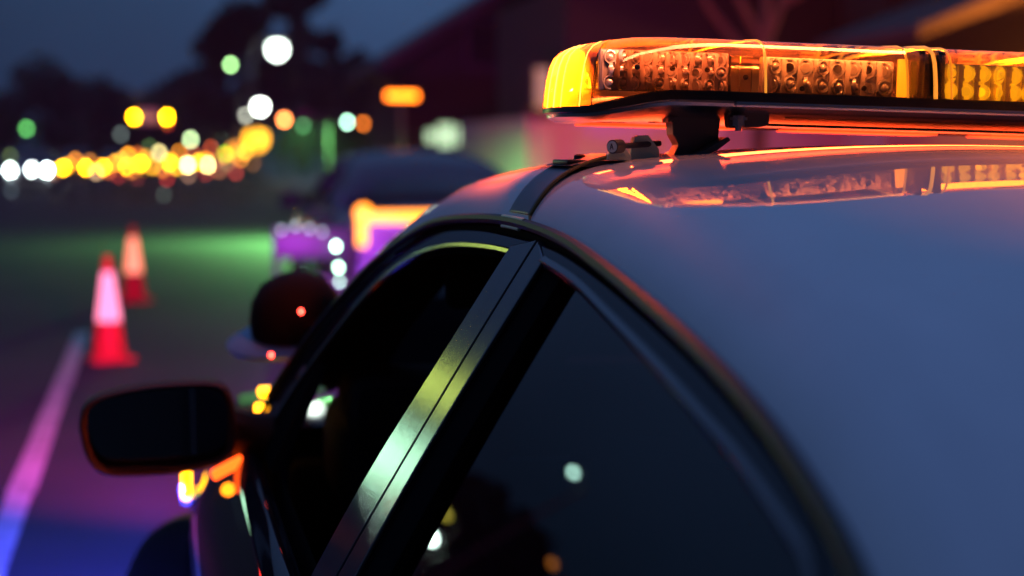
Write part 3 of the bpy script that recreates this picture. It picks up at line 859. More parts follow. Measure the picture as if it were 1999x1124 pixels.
BEACONS = [
    ((-3.408, 44.113, 1.062), 0.065, (1, 0.34, 0.0), 0.74, 'orange, behind the leftmost amber pair, beacon among the blurred lights') ,
    ((-3.102, 51.261, 1.1), 0.075, (0.9, 0.3, 0.02), 0.56, 'dull orange, left part of the row, beacon among the blurred lights') ,
    ((-2.398, 46.951, 0.847), 0.069, (0.9, 0.16, 0.04), 0.5, 'red orange, low in the left part, beacon among the blurred lights') ,
    ((-2.134, 54.133, 1.151), 0.079, (1, 0.5, 0.04), 0.81, 'yellow, left of the middle, beacon among the blurred lights') ,
    ((-1.737, 49.886, 0.809), 0.073, (0.85, 0.22, 0.04), 0.5, 'dull red orange, low left of the middle, beacon among the blurred lights') ,
    ((-1.3, 45.703, 1.257), 0.067, (1, 0.4, 0.0), 0.93, 'orange, in the middle row, raised, beacon among the blurred lights') ,
    ((-0.744, 52.75, 0.84), 0.078, (1, 0.3, 0.02), 0.62, 'deep orange, low right of the middle, beacon among the blurred lights') ,
    ((-0.336, 48.543, 0.952), 0.072, (1, 0.48, 0.0), 1.24, 'amber, right part of the row, beacon among the blurred lights') ,
    ((0.067, 44.368, 1.411), 0.066, (0.8, 0.14, 0.03), 0.5, 'dull red, right part, raised, beacon among the blurred lights') ,
    ((0.943, 51.348, 1.059), 0.076, (0.5, 0.1, 0.04), 0.37, 'brown red, beyond the right end of the row, beacon among the blurred lights') ,
    ((1.195, 47.169, 1.089), 0.07, (0.35, 0.3, 0.1), 0.37, 'dim khaki, beyond the right end of the row, beacon among the blurred lights') ,
    ((1.381, 43.016, 1.237), 0.065, (0.9, 0.3, 0.02), 0.74, 'orange, low beside the lime green street lamp, beacon among the blurred lights') ,
    ((1.938, 50.12, 1.439), 0.075, (1, 0.46, 0.02), 1.12, 'amber, overlapping the large amber street lamp, beacon among the blurred lights') ,
    ((-4.016, 47.322, 0.785), 0.069, (0.3, 0.06, 0.04), 0.31, 'faint red, between white and amber lights, beacon among the blurred lights') ,
    ((-5.227, 54.82, 0.811), 0.079, (0.85, 1, 0.95), 3.72, 'white, beside the leftmost car, beacon among the blurred lights') ,
    ((-3.532, 50.335, 1.157), 0.073, (1, 0.3, 0.0), 0.99, 'orange, first from the left and raised, beacon among the blurred lights') ,
    ((-2.728, 45.995, 0.83), 0.067, (0.9, 0.55, 0.28), 0.74, 'pale peach, low and left, beacon among the blurred lights') ,
    ((-2.357, 53.145, 1.051), 0.078, (1, 0.4, 0.0), 1.36, 'amber, between the leftmost cars and the middle, beacon among the blurred lights') ,
    ((-1.84, 48.927, 1.326), 0.072, (1, 0.34, 0.01), 1.61, 'amber, raised, under the left signal, beacon among the blurred lights') ,
    ((-1.512, 44.73, 1.351), 0.066, (0.95, 0.18, 0.02), 0.62, 'dull orange, raised, right under the left signal, beacon among the blurred lights') ,
    ((-1.557, 51.922, 0.99), 0.076, (1, 0.5, 0.0), 2.11, 'bright amber, low in the middle, beacon among the blurred lights') ,
    ((-1.115, 47.694, 0.962), 0.07, (1, 0.46, 0.0), 1.36, 'amber, low, just right of the middle, beacon among the blurred lights') ,
    ((-0.887, 43.559, 1.412), 0.065, (0.85, 0.68, 0.26), 1.36, 'pale cream, raised, under the right signal, beacon among the blurred lights') ,
    ((-0.519, 50.662, 1.117), 0.075, (1, 0.42, 0.0), 2.23, 'bright amber, right of the pale cream one, beacon among the blurred lights') ,
    ((-0.28, 46.51, 1.409), 0.069, (0.95, 0.3, 0.01), 0.81, 'orange, raised, under the cream street lamp, beacon among the blurred lights') ,
    ((0.494, 53.515, 1.079), 0.079, (1, 0.55, 0.0), 1.98, 'yellow, at the right end, beacon among the blurred lights') ,
    ((0.608, 49.374, 1.174), 0.073, (1, 0.36, 0.0), 1.12, 'orange, last at the right end, beacon among the blurred lights') ,
    ((-1.16, 45.699, 1.578), 0.067, (0.1, 0.22, 0.06), 0.43, 'faint green, highest above the row, beacon among the blurred lights') ,
    ((-2.228, 53.076, 0.629), 0.078, (0.45, 0.03, 0.02), 0.5, 'dim red, lowest at the left, beacon among the blurred lights') ,
    ((-1.568, 48.799, 0.626), 0.072, (0.4, 0.05, 0.03), 0.37, 'dim red, low, second, beacon among the blurred lights') ,
    ((-0.679, 44.473, 0.664), 0.066, (0.55, 0.03, 0.02), 0.56, 'red, low in the middle, beacon among the blurred lights') ,
    ((0.666, 51.38, 0.714), 0.076, (0.6, 0.04, 0.03), 0.62, 'red, low at the right, beacon among the blurred lights') ,
    ((0.94, 47.206, 0.85), 0.07, (0.55, 0.16, 0.06), 0.56, 'brown orange, low at the right, beacon among the blurred lights') ,
    ((1.231, 43.016, 0.857), 0.065, (0.55, 0.05, 0.03), 0.62, 'red, low, furthest right of the low ones, beacon among the blurred lights') ,
    ((0.815, 50.391, 1.541), 0.075, (0.8, 0.1, 0.02), 0.56, 'dull red, raised at the right, beacon among the blurred lights') ,
    ((-0.019, 46.387, 0.723), 0.069, (0.6, 0.3, 0.18), 0.37, 'dim brown, low right of the middle, beacon among the blurred lights') ,
    ((2.352, 53.08, 1.044), 0.079, (0.4, 0.14, 0.02), 0.37, 'faint brown, under the large amber street lamp, beacon among the blurred lights') ,
    ((-0.759, 47.387, 0.105), 0.07, (0.12, 0.18, 0.14), 0.31, 'faint grey green, far below the row, for a reflection, beacon among the blurred lights') ,
    ((-5.218, 46.524, 0.28), 0.067, (0.08, 0.13, 0.15), 0.31, 'faint blue grey, below the leftmost headlights, beacon among the blurred lights') ,
    ((-5.863, 53.98, 1.28), 0.078, (0.16, 0.24, 0.06), 0.43, 'dim olive, above the leftmost headlights, beacon among the blurred lights') ,
    ((1.182, 48.223, 1.31), 0.072, (0.9, 0.35, 0.02), 0.93, 'orange, raised, beside the lime green street lamp, beacon among the blurred lights') ,
]
SIGA = (-1.695, 55.201, 2.679)
SIGB = (-0.552, 54.935, 2.679)
SIGN_C = (3.701, 28.166, 2.532)
SHOP = (5.643, 31.777, 1.874)
CAR2 = (1.212, 10.093, 1.456)
C1 = (-1.378, 9.271, 0.0)
C2 = (-1.262, 13.646, 0.0)
TREE = (4.214, 57.151, 5.211)
# ridge (3.961, 32.3, 3.319) (6.308, 31.888, 4.786) (7.874, 31.617, 5.802)
#wall (4.73, 21.687, 1.934) (12.203, 19.951, 1.934)
#trunks [(4.644, 13.551, 2.917), (5.112, 13.443, 2.917), (5.528, 13.346, 2.917)]
#tail [(0.443, 10.232, 1.03), (0.619, 10.192, 1.03), (1.005, 10.088, 0.878), (0.496, 10.194, 0.743), (0.654, 10.168, 0.858)]
#dots [(0.206, 9.234, 0.78), (0.221, 9.217, 0.631), (0.226, 9.207, 0.528), (-0.177, 9.334, 0.901), (-0.077, 9.313, 0.926), (0.019, 9.289, 0.908), (0.112, 9.265, 0.883), (-0.03, 9.27, 0.576), (0.048, 9.251, 0.569)]
#marker (-1.032, 1.886, 0.685) (-0.839, 1.856, 0.852) (-0.84, 1.45, 0.914)
#eaves [(9.354, 18.704, 3.611), (9.633, 18.61, 3.282), (10.854, 18.356, 3.611)]
# ------------------------------------------------------------------ setting
M_asph = mat("asphalt", (.030, .030, .032), .80, spec=.08, bump=(60, .5, .01), var=(.6, (.042, .041, .040)))
M_line = mat("worn white road paint", (.46, .46, .45), .7, spec=.1, var=(9, (.30, .30, .29)))
M_grass = mat("dark verge soil", (.035, .045, .025), .9, var=(2, (.05, .045, .03)))
M_conc = mat("concrete", (.16, .155, .15), .85, spec=.1, bump=(40, .5, .01), var=(3, (.22, .21, .20)))
def setting(name, g, m, **k):
    o = g.build(name, m, None, smooth=False, **k); o["kind"] = "structure"; return o
setting("ground", G().add([(-480, -200, -.03), (480, -200, -.03), (480, 500, -.03), (-480, 500, -.03)], [(0, 1, 2, 3)]), M_grass)
# road, level on the left and falling 2.4 % to the right under the car
setting("road", G().add([(-14, -40, 0), (-.8, -40, 0), (4.0, -40, -.025), (-14, 40, 0), (-.8, 40, 0), (4.0, 40, -.025), (-14, 495, 0), (-.8, 495, 0), (4.0, 495, -.025)],
        [(0, 1, 4, 3), (1, 2, 5, 4), (3, 4, 7, 6), (4, 5, 8, 7)]), M_asph)
setting("kerb", G().box((4.12, 225, .02), (.22, 530, .20)), M_conc)
setting("pavement", G().add([(4.235, -40, .115), (16, -40, .115), (16, 490, .115), (4.235, 490, .115)], [(0, 1, 2, 3)]), M_conc)
g = G()
for k in range(14):                                           # one edge line with ragged sides
    y0 = -10 + k * 1.5
    g.add([(-1.69 + random.uniform(-.006, .006), y0, .004), (-1.575 + random.uniform(-.006, .006), y0, .004), (-1.575 + random.uniform(-.006, .006), y0 + 1.5, .004), (-1.69 + random.uniform(-.006, .006), y0 + 1.5, .004)], [(0, 1, 2, 3)])
setting("road_line", g, M_line)
for xx in (-5.2, -8.7):
    g = G()
    for k in range(30): g.add([(xx, k * 9, .004), (xx + .12, k * 9, .004), (xx + .12, k * 9 + 3, .004), (xx, k * 9 + 3, .004)], [(0, 1, 2, 3)])
    setting("lane_marking", g, M_line)
# far wooded ridge closing the view
M_hill = mat("dark woodland", (.018, .022, .018), .95)
V = []; n_ = 80
for i in range(n_ + 1):
    x = -330 + 760 * i / n_; y = 340
    h = 4.0 + 4.5 * noise.noise(Vector((x * .02, 3.1, 0))) + 2.5 * noise.noise(Vector((x * .09, 1, 0)))
    V += [(x, y, -.02), (x, y + 12, max(h, 2)), (x, y + 60, max(h, 2) * .7)]
setting("hills", G().add(V, [(i * 3 + k, i * 3 + 3 + k, i * 3 + 4 + k, i * 3 + 1 + k) for i in range(n_) for k in (0, 1)]), M_hill)

# ------------------------------------------------------------------ trees
M_leaf = mat("evergreen leaves", (.020, .030, .018), .8)
M_bark = mat("bark", (.09, .07, .05), .9, bump=(30, .8, .02))
def tree(loc, h, w, label, seed, conifer=False, n=2600, group=None, m_leaf=None):
    random.seed(seed)
    t = thing("tree", loc, (0, 0, random.random() * 6), label, "tree", group)
    n = int(n * 1.8)
    g = G(); g.tube([(0, 0, -.1), (.05, 0, h * .35), (-.05, .05, h * .7), (0, 0, h * .95)], [h * .028, h * .021, h * .012, h * .003], 8)
    for k in range(9):
        z = h * (.3 + .06 * k); a = k * 2.4; L = w * .42 * (1 - .07 * k)
        g.tube([(0, 0, z), (L * .5 * math.cos(a), L * .5 * math.sin(a), z + L * .2), (L * math.cos(a), L * math.sin(a), z + L * .55)], [h * .009, h * .006, h * .002], 5)
    g.build("trunk", M_bark, t)
    V = []; F = []
    blobs = []
    for k in range(26):
        f = random.random()
        z = h * (.28 + .70 * f)
        R = w / 2 * ((1 - f) * 1.0 + .12 if conifer else math.sin(math.pi * (f * .8 + .17)) + .1)
        a = random.random() * 6.28; rr = R * random.uniform(.25, .85)
        blobs.append((Vector((rr * math.cos(a), rr * math.sin(a), z)), w * random.uniform(.09, .17)))
    for k in range(n):
        c, r = random.choice(blobs)
        d = Vector((random.gauss(0, 1), random.gauss(0, 1), random.gauss(0, .8))).normalized() * r * random.uniform(.5, 1.1)
        p = c + d; s = w * random.uniform(.018, .04)
        u = Vector((random.gauss(0, 1), random.gauss(0, 1), random.gauss(0, 1))).normalized(); v = u.orthogonal().normalized()
        b = len(V); V += [p - u * s - v * s * .5, p + u * s - v * s * .5, p + u * s * .7 + v * s, p - u * s * .7 + v * s]
        F.append((b, b + 1, b + 2, b + 3))
    cr_ = G().add(V, F).build("crown", m_leaf or M_leaf, t, smooth=False)
    return t
tree((9.6, 112, -.02), 22, 8.6, "tall dark evergreen tree rising out of the top of the picture behind the street lamps", 3, True, 4200)
tree((4.9, 104, -.02), 10.5, 8.5, "lower dark bushy tree left of the tall evergreen tree", 5, False, 3200)
tree((12.0, 96, -.02), 6.5, 10, "low dark bushy tree at the foot of the tall evergreen tree", 9, False, 2600)
TL = ["second from the left edge", "tallest one left of the signals", "behind the left signal", "behind the right signal", "right of the signals", "behind the large evergreen tree", "at the left edge", "set farther back behind the others"]
for i, (x, y, h, w) in enumerate([(-19, 150, 6.5, 12), (-11, 146, 9.0, 11), (-3, 152, 6.8, 13), (4, 148, 8.2, 12), (11, 150, 8.6, 12), (19, 150, 10, 12), (-27, 150, 6.0, 12), (-8, 190, 9.0, 14)]):
    tree((x, y, -.02), h, w, "dark tree along the left horizon beyond the traffic, " + TL[i], 20 + i, False, 1400, "trees along the left horizon")

for i, (x, y, h, w) in enumerate([(-16, 66, 5.4, 8), (-22, 62, 6, 10), (-29, 64, 6.0, 11), (-38, 60, 6, 11), (-17, 84, 7, 9)]):  # unseen trees added to darken the sky mirrored in the door frame
    tree((x, y, -.02), h, w, "unseen dark tree added on the left roadside behind the floodlights, " + ("nearest the road", "second from the road", "in the middle of the group", "farthest from the road", "beyond the others")[i], 40 + i, False, 3000, "unseen trees added on the left roadside")

# ------------------------------------------------------------------ buildings
M_wall = mat("dark brick", (.010, .0065, .006), .85, bump=(20, .5, .01))
M_roofb = mat("dark roof shingles", (.030, .024, .024), .8, bump=(14, .6, .02))
M_plaster = mat("pale rendered wall", (.50, .44, .42), .8, bump=(8, .4, .01))
M_frame = mat("dark window frame", (.02, .02, .02), .5)
M_shop = mat("lit shop window", (.6, .7, .6), .3, emit=(.50, .80, .46), es=1.35, sample=False)
M_shop2 = mat("dim lit window", (.3, .3, .2), .3, emit=(.30, .26, .10), es=.55, sample=False)
bld = thing("building", (4.4, 33, 0), (0, 0, 0), "dark gabled shop building with pale green lit windows behind the parked car", "building")
def bb(name, g, m, parent=bld, base=(4.4, 33, 0), **k): return g.build(name, m, parent, base, smooth=False, **k)
bb("wall", G().prism([(4.4, 0), (4.4, 3.3), (9.3, 6.3), (14.2, 3.3), (14.2, 0)], 33, 38), M_wall)
bb("roof", G().prism([(3.9, 3.15), (9.3, 6.45), (9.3, 6.75), (3.8, 3.38)], 32.5, 38.5), M_roofb)
bb("roof", G().prism([(14.7, 3.15), (9.305, 6.45), (9.305, 6.75), (14.8, 3.38)], 32.5, 38.5), M_roofb)
for xa, xb, za, zb_ in ((5.00, 5.22, 1.66, 1.92), (5.28, 5.62, 1.56, 2.06), (5.68, 6.00, 1.60, 2.02), (6.06, 6.30, 1.70, 1.96), (6.36, 6.62, 1.76, 2.12)):
    f = bb("window", G().box(((xa + xb) / 2, 32.96, (za + zb_) / 2), (xb - xa + .08, .07, zb_ - za + .08)), M_frame)
    p = G().box(((xa + xb) / 2, 32.90, (za + zb_) / 2), (xb - xa, .03, zb_ - za)).build("pane", M_shop, f, (4.4, 33, 0), smooth=False)
for xa, xb, za, zb_ in ((6.0, 6.9, 3.4, 4.4), (8.0, 8.9, 3.4, 4.4)):
    f = bb("window", G().box(((xa + xb) / 2, 32.96, (za + zb_) / 2), (xb - xa + .1, .07, zb_ - za + .1)), M_frame)
    G().box(((xa + xb) / 2, 32.90, (za + zb_) / 2), (xb - xa, .03, zb_ - za)).build("pane", mat("dark pane", (.01, .01, .012), .1), f, (4.4, 33, 0), smooth=False)
M_door = mat("painted garage door", (.34, .28, .27), .6)
b2 = thing("building", (5.2, 24, 0), (0, 0, 0), "low pale walled garage with a dark flat roof behind the light bar", "building")
B2 = (5.2, 24, 0)
bb("wall", G().box((12.2, 27.0, 1.03), (14, 6, 2.0)), M_plaster, b2, B2)
bb("upper_wall", G().box((12.6, 27.2, 3.2), (13.2, 5.6, 2.33)), M_wall, b2, B2)
bb("fascia", G().box((12.2, 23.92, 2.10), (14.2, .30, .14)), M_roofb, b2, B2)
for k in range(5):
    bb("pilaster", G().box((5.5 + k * 3.1, 23.96, 1.0), (.30, .10, 2.0)), M_plaster, b2, B2)
for k in range(2):
    f = bb("door", G().box((8.7 + k * 3.1, 23.97, .95), (1.2, .06, 1.9)), M_door, b2, B2)
f = bb("window", G().box((5.18 + .25, 23.9, 2.45), (.34, .1, .9)), M_frame, b2, B2)
G().box((5.43, 23.83, 2.45), (.26, .03, .82)).build("pane", M_shop2, f, B2, smooth=False)
b3 = thing("building", (9.6, 19, 0), (0, 0, 0), "dark building with a sloping eave at the top right corner of the picture", "building")
B3 = (9.6, 19, 0)
bb("wall", G().box((14.6, 24.5, 1.0), (7, 4.1, 2.0)), M_plaster, b3, B3)
bb("upper_wall", G().box((14.6, 24.5, 3.3), (7, 4, 2.59)), M_wall, b3, B3)
bb("eave", G().prism([(9.55, 3.05), (9.55, 3.22), (11.4, 3.95), (15, 4.1), (15, 3.85), (11.4, 3.7)], 18.4, 22), M_roofb, b3, B3)
bb("post", G().box((14.2, 18.7, 1.9), (.2, .2, 3.8)), M_roofb, b3, B3)

wl = thing("glare_lamp", (11.12, 18.2, 2.4), (0, 0, 0), "glowing amber glare lamp added at the right edge of the picture above the light bar", "glare lamp")
G().rbox((0, .09, .2), (.20, .10, .34), .02).build("backplate", M_frame, wl)
G().lathe([(.05, 0), (.11, .05), (.12, .3), (.06, .36), (.001, .37)], (0, 0, 0), None, 14).build("lamp_glass", mat("amber lamp glass", (.8, .5, .2), .3, emit=(1, .30, .02), es=2.0), wl)
lamp("glare_lamp_light", 'POINT', (0, -.25, .2), (0, 0, 0), LP_WALL, (1, .25, .03), .1, wl)  # lamp added to give the amber glare at the edge

# bare tree lit red by the warning lamps
M_bark2 = mat("pale bark", (.30, .24, .22), .85, bump=(30, .8, .02))
bt = thing("tree", (5.35, 14.0, .11), (0, 0, 0), "bare forked tree lit red behind the light bar", "tree")
g = G(); rb = Vector((5.35, 14.0, .11))
g.tube([(5.35, 14.0, 0), (5.36, 14.0, 1.2), (5.39, 14.0, 2.2), (5.42, 14, 2.70)], [.13, .10, .09, .085], 10)
g.build("trunk", M_bark2, bt, rb)
g = G()
for P_ in ([(5.41, 14, 2.6), (5.25, 14, 2.85), (5.08, 14, 3.15), (4.95, 14.1, 3.7), (4.7, 14.2, 4.5)], [(5.42, 14, 2.6), (5.55, 14, 2.9), (5.68, 14, 3.25), (5.8, 14.1, 4.0), (6.2, 14.2, 5)],
           [(5.42, 14, 2.65), (5.46, 14.05, 3.1), (5.40, 14.1, 3.8), (5.5, 14.2, 5)], [(5.36, 14, 2.4), (5.0, 13.95, 2.7), (4.72, 13.9, 3.0), (4.5, 13.9, 3.5), (4.4, 14, 4.3)],
           [(5.6, 14, 3.05), (5.95, 13.9, 3.25), (6.3, 13.9, 3.7)]):
    g.tube(P_, [.055, .045, .035, .025, .012][:len(P_)], 7)
g.build("limbs", M_bark2, bt, rb)

# ------------------------------------------------------------------ street lamps and their light
M_pole = mat("galvanised pole", (.16, .16, .16), .5, metal=.6)
SRC = 14.0
def emis(name, c, s): return mat(name, (.5, .5, .5), .4, emit=c, es=s, sample=False)
EYE = Vector(cam.location)
def street_lamp(pos, r, c, s, label, k=2.2, i=0):
    far = EYE + (Vector(pos) - EYE) * k
    r = r * k
    t = thing("street_lamp", (far.x + .9 * (1 if i % 2 else -1), far.y, -.02), (0, 0, 0), label, "street lamp")
    sx = -.9 if i % 2 else .9
    H = far.z
    G().tube([(0, 0, 0), (0, 0, H * .8), (0, 0, H + .15), (sx * .3, 0, H + .32), (sx, 0, H + .28)], [.07, .055, .045, .035, .03], 8).build("pole", M_pole, t)
    hd = G().lathe([(r * 1.15, .0), (r * 1.1, .06), (r * .5, .13), (.03, .15)], (sx, 0, H + r * .75), None, 14).build("lamp_head", M_pole, t)
    G().lathe([(.001, -r), (r * .6, -r * .8), (r * .95, -r * .3), (r, .1 * r), (r * .9, r * .5), (.001, r * .75)], (sx, 0, H), None, 14).build("bulb", emis("lamp glow", c, s * SRC), hd)
    return t
for i, (p, r, c, s, lab) in enumerate(LAMPS): street_lamp(p, max(r, 4.6 / 3000 * p[1]), c, s * min(1, (4.6 / 3000 * p[1] / r) ** 2 * 1.6), lab, 1.6, i)

def light(name, kind, loc, power, color, **k):
    return lamp(name, kind, loc, k.pop('rot', (0, 0, 0)), power, color, k.pop('size', .3), k.pop('parent', None), **k)
# lamps of the left roadside, outside the picture but mirrored in the pillar and the rear door glass
for i, (x, y, z, r, c, s, pw, lab) in enumerate([
    (-12, 45.2, 2.3, .75, (.50, 1, .64), 2.5, LP_PIL, "white green floodlight on a pole at the left roadside, nearest to the traffic"),
    (-12, 50.8, 5.4, .50, (.62, .80, .12), 6, LP_PIL * .45, "yellow green street lamp at the left roadside behind the floodlight"),
    (-12, 38.0, .55, .30, (1, .03, .02), 4, LP_PIL * .28, "low red warning lamp at the left roadside before the floodlight"),
    (-12, 35.6, 1.80, .14, (.7, 1, .85), 70, 0, "small white lamp on a post at the left roadside, nearer one"),
    (-12, 34.3, 6.00, .09, (.5, .9, .75), 28, 0, "small teal street lamp high at the left roadside"),
    (-12, 36.6, 2.55, .12, (.7, .6, .05), 5, 0, "small yellow lamp at the left roadside"),
    (-12, 29.5, 3.80, .10, (1, .30, .02), 3, 0, "small orange lamp at the left roadside, nearest of the row")]):
    t = thing("street_lamp", (x - .5, y, 0), (0, 0, 0), lab, "street lamp", )
    G().tube([(0, 0, 0), (0, 0, z + .1), (.5, 0, z + .1 + r)], [.06, .05, .03], 8).build("pole", M_pole, t)
    G().lathe([(.001, -r), (r * .7, -r * .7), (r, 0), (r * .7, r * .7), (.001, r)], (.5, 0, z), None, 16).build("bulb", emis("roadside glow", c, s), t)
    if pw:
        l = light("lamp_light", 'SPOT', (.5 + r * 1.02 * .24, -r * 1.05, z), pw, c, size=r * 1.5, parent=t, cone=7, rot=(Vector((-.8, 0, 1.1)) - Vector((x, y, z))).to_track_quat('-Z', 'Y').to_euler())

# traffic signals on a gantry
M_sigbox = mat("signal housing", (.02, .02, .02), .7, spec=.2)
def emitter_disc(g_, c, r): return g_.lathe([(.001, -.06), (r * .7, -.05), (r, 0), (r, .03)], c, Matrix.Rotation(math.radians(-90), 3, 'X') @ Matrix.Rotation(math.pi, 3, 'X'), 14)
sg = thing("signal_gantry", (6.0, 112, 0), (0, 0, 0), "grey gantry pole carrying the two yellow traffic signals over the road", "gantry")
G().tube([(0, 0, 0), (0, 0, 5.2), (-2, 0, 5.4), (-8.5, 0, 5.3)], [.12, .10, .08, .05], 8).build("mast", M_pole, sg)
for k, (p, lab) in enumerate(((SIGA, "left of the two yellow traffic signals above the traffic"), (SIGB, "right of the two yellow traffic signals above the traffic"))):
    q_ = EYE + (Vector(p) - EYE) * 2
    t = thing("traffic_signal", (q_.x, q_.y, q_.z - .5), (0, 0, 0), lab, "traffic signal")
    G().rbox((0, .12, .5), (.5, .22, 1.3), .05).build("housing", M_sigbox, t)
    G().lathe([(.001, -.19), (.13, -.14), (.19, 0), (.13, .12), (.001, .16)], (0, -.06, .5), None, 14).build("signal_lens", emis("yellow signal", (1, .45, .0), 75), t)
    if k: G().lathe([(.001, -.15), (.13, 0), (.001, .15)], (.05, -.06, .02), None, 12).build("signal_lens", emis("red signal", (.6, .03, .02), 9), t)
pl = EYE + (Vector(SIGA).lerp(Vector(SIGB), .42) - EYE) * 2
t = thing("sign_board", (pl.x, pl.y + .1, pl.z - .4), (0, 0, 0), "dim pink sign board between the two yellow traffic signals", "sign")
G().rbox((0, 0, .42), (1.5, .05, .8), .02).build("board", emis("dim pink sign", (.26, .05, .10), 1.1), t)  # emission stands in for light the board reflects
# glowing orange sign
M_sign = emis("orange sign face", (1, .17, .0), 11)
t = thing("roadside_sign", (SIGN_C[0], SIGN_C[1], 0), (0, 0, 0), "long glowing orange sign on a post in front of the dark building", "sign")
G().tube([(0, .1, 0), (0, .1, 2.5)], .05, 8).build("post", M_pole, t)
hb = G().rbox((0, .06, SIGN_C[2]), (.78, .10, .22), .03).build("sign_box", M_sigbox, t)
G().rbox((0, 0, SIGN_C[2]), (.62, .03, .115), .012).build("sign_face", M_sign, hb)

# ------------------------------------------------------------------ vehicles queueing far down the road
M_far = [mat("far car paint", c, .35, coat=1) for c in ((.05, .05, .06), (.12, .12, .13), (.08, .02, .02), (.03, .04, .07))]
M_fglass = mat("far car glass", (.01, .01, .012), .1)
def far_car_meshes():
    out = {}
    for kind, pr_ in (("car", [(0, .35, .82), (.15, .72, .86), (1.2, .88, .88), (1.9, 1.38, .68), (3.1, 1.42, .68), (3.9, .98, .86), (4.4, .9, .84), (4.45, .4, .82)]),
                      ("van", [(0, .4, .86), (.1, 1.0, .9), (.7, 1.2, .9), (1.3, 1.95, .8), (2.5, 2.05, .82), (4.3, 2.05, .82), (4.6, 1.9, .84), (4.65, .5, .86)])):
        V = []; F = []
        for y, z, w_2 in pr_: V += [(-w_2 - .03, y, .28), (-w_2, y, min(z, .9)), (-w_2 * .93, y, z), (w_2 * .93, y, z), (w_2, y, min(z, .9)), (w_2 + .03, y, .28)]
        for i in range(len(pr_) - 1):
            for k in range(6): F.append((i * 6 + k, i * 6 + (k + 1) % 6, (i + 1) * 6 + (k + 1) % 6, (i + 1) * 6 + k))
        F.append(tuple(range(6))); F.append(tuple((len(pr_) - 1) * 6 + k for k in range(6)))
        gw = G()
        if kind == "car": gw.add([(-.76, 1.27, .93), (.76, 1.27, .93), (.60, 1.82, 1.34), (-.60, 1.82, 1.34)], [(0, 1, 2, 3)])
        else: gw.add([(-.80, .72, 1.26), (.80, .72, 1.26), (.70, 1.24, 1.88), (-.70, 1.24, 1.88)], [(0, 1, 2, 3)])
        for v in gw.V: v.y -= .02; v.z += .01
        out[kind] = (G().add(V, F).data("far_body"), gw.data("far_screen", smooth=False))
    return out
FM = far_car_meshes()
ME_w = G().lathe([(.001, -.1), (.2, -.1), (.31, -.09), (.31, .09), (.2, .1), (.001, .1)], (0, 0, 0), Matrix.Rotation(math.radians(90), 3, 'Y'), 16).data("far_wheel"); ME_w.materials.append(M_tyre)
for i, (p, r, c, s, dep, lab) in enumerate(QUEUE):
    p = Vector(p); van = p.z > .95
    t = thing("queueing_van" if van else "queueing_car", (p.x, p.y + .05, 0), (0, 0, 0), lab, "van" if van else "car", "vehicles queueing down the road")
    b_, w_ = FM["van" if van else "car"]
    ob("body", b_.copy(), M_far[i % 4], t)
    ob("windscreen", w_.copy(), M_fglass, t)
    for sx in (-1, 1):
        for wy in (.85, 3.5): ww = ob("wheel", ME_w, None, t); ww.location = (sx * .80, wy, .31)
    me = emis("vehicle lamp", c, s * SRC * .9)
    for sx in (-1, 1):
        G().lathe([(.001, -r), (r * .8, -r * .6), (r, 0), (r * .8, r * .6), (.001, r)], (sx * .65, -.03, p.z), None, 12).build("headlight", me, t)
# made-up beacons on posts carry the loose blurred lights
for i, (p, r, c, s, lab) in enumerate(BEACONS):
    t = thing("added_beacon", (p[0], p[1], 0), (0, 0, 0), lab, "added beacon", "made-up beacons in front of the traffic")
    G().rbox((0, .06, .03), (.36, .36, .06), .02).tube([(0, .06, 0), (0, .06, max(p[2], .15))], .02, 6).build("stand", M_sigbox, t)
    G().lathe([(.001, -r), (r * .8, -r * .6), (r, 0), (r * .8, r * .6), (.001, r)], (0, 0, p[2]), None, 12).build("lamp", emis("beacon lamp", c, s * SRC * .9), t)
random.seed(11)

# ------------------------------------------------------------------ parked car ahead
M_body2 = mat("car paint ahead", (.16, .15, .20), .35, coat=1, coatr=.03)
r2 = thing("parked_car", (CAR2[0] + .12, CAR2[1] + 2.80, -.01), (0, 0, 0), "dark car parked ahead with amber tail lamp, lit purple", "car")
make_car(r2, M_body2, M_black, M_body2, None, 0, own=False)
M_tail = mat("lit amber tail lamp", (.20, .04, .0), .5, emit=(1, .27, .0), es=4.8, sample=False)
for s in (-1, 1):
    tl = G().lathe([(.001, -.03), (.055, -.02), (.068, 0), (.068, .03)], (s * .80, -2.755, .985), Matrix.Rotation(math.radians(90), 3, 'X') @ Matrix.Rotation(math.pi, 3, 'X'), 20)
    tl.rbox((s * .815, -2.76, .84), (.085, .05, .22), .02).rbox((s * .50, -2.76, .955), (.60, .05, .085), .02)
    tl.build("tail_lamp", M_tail, r2)
G().rbox((0, -2.765, .90), (.30, .012, .15), .004).build("number_plate", mat("number plate", (.6, .6, .6), .5), r2)
G().tube([(-.66, -2.76, .78), (.66, -2.76, .78)], .014, 8).build("boot_edge", M_chrome, r2)

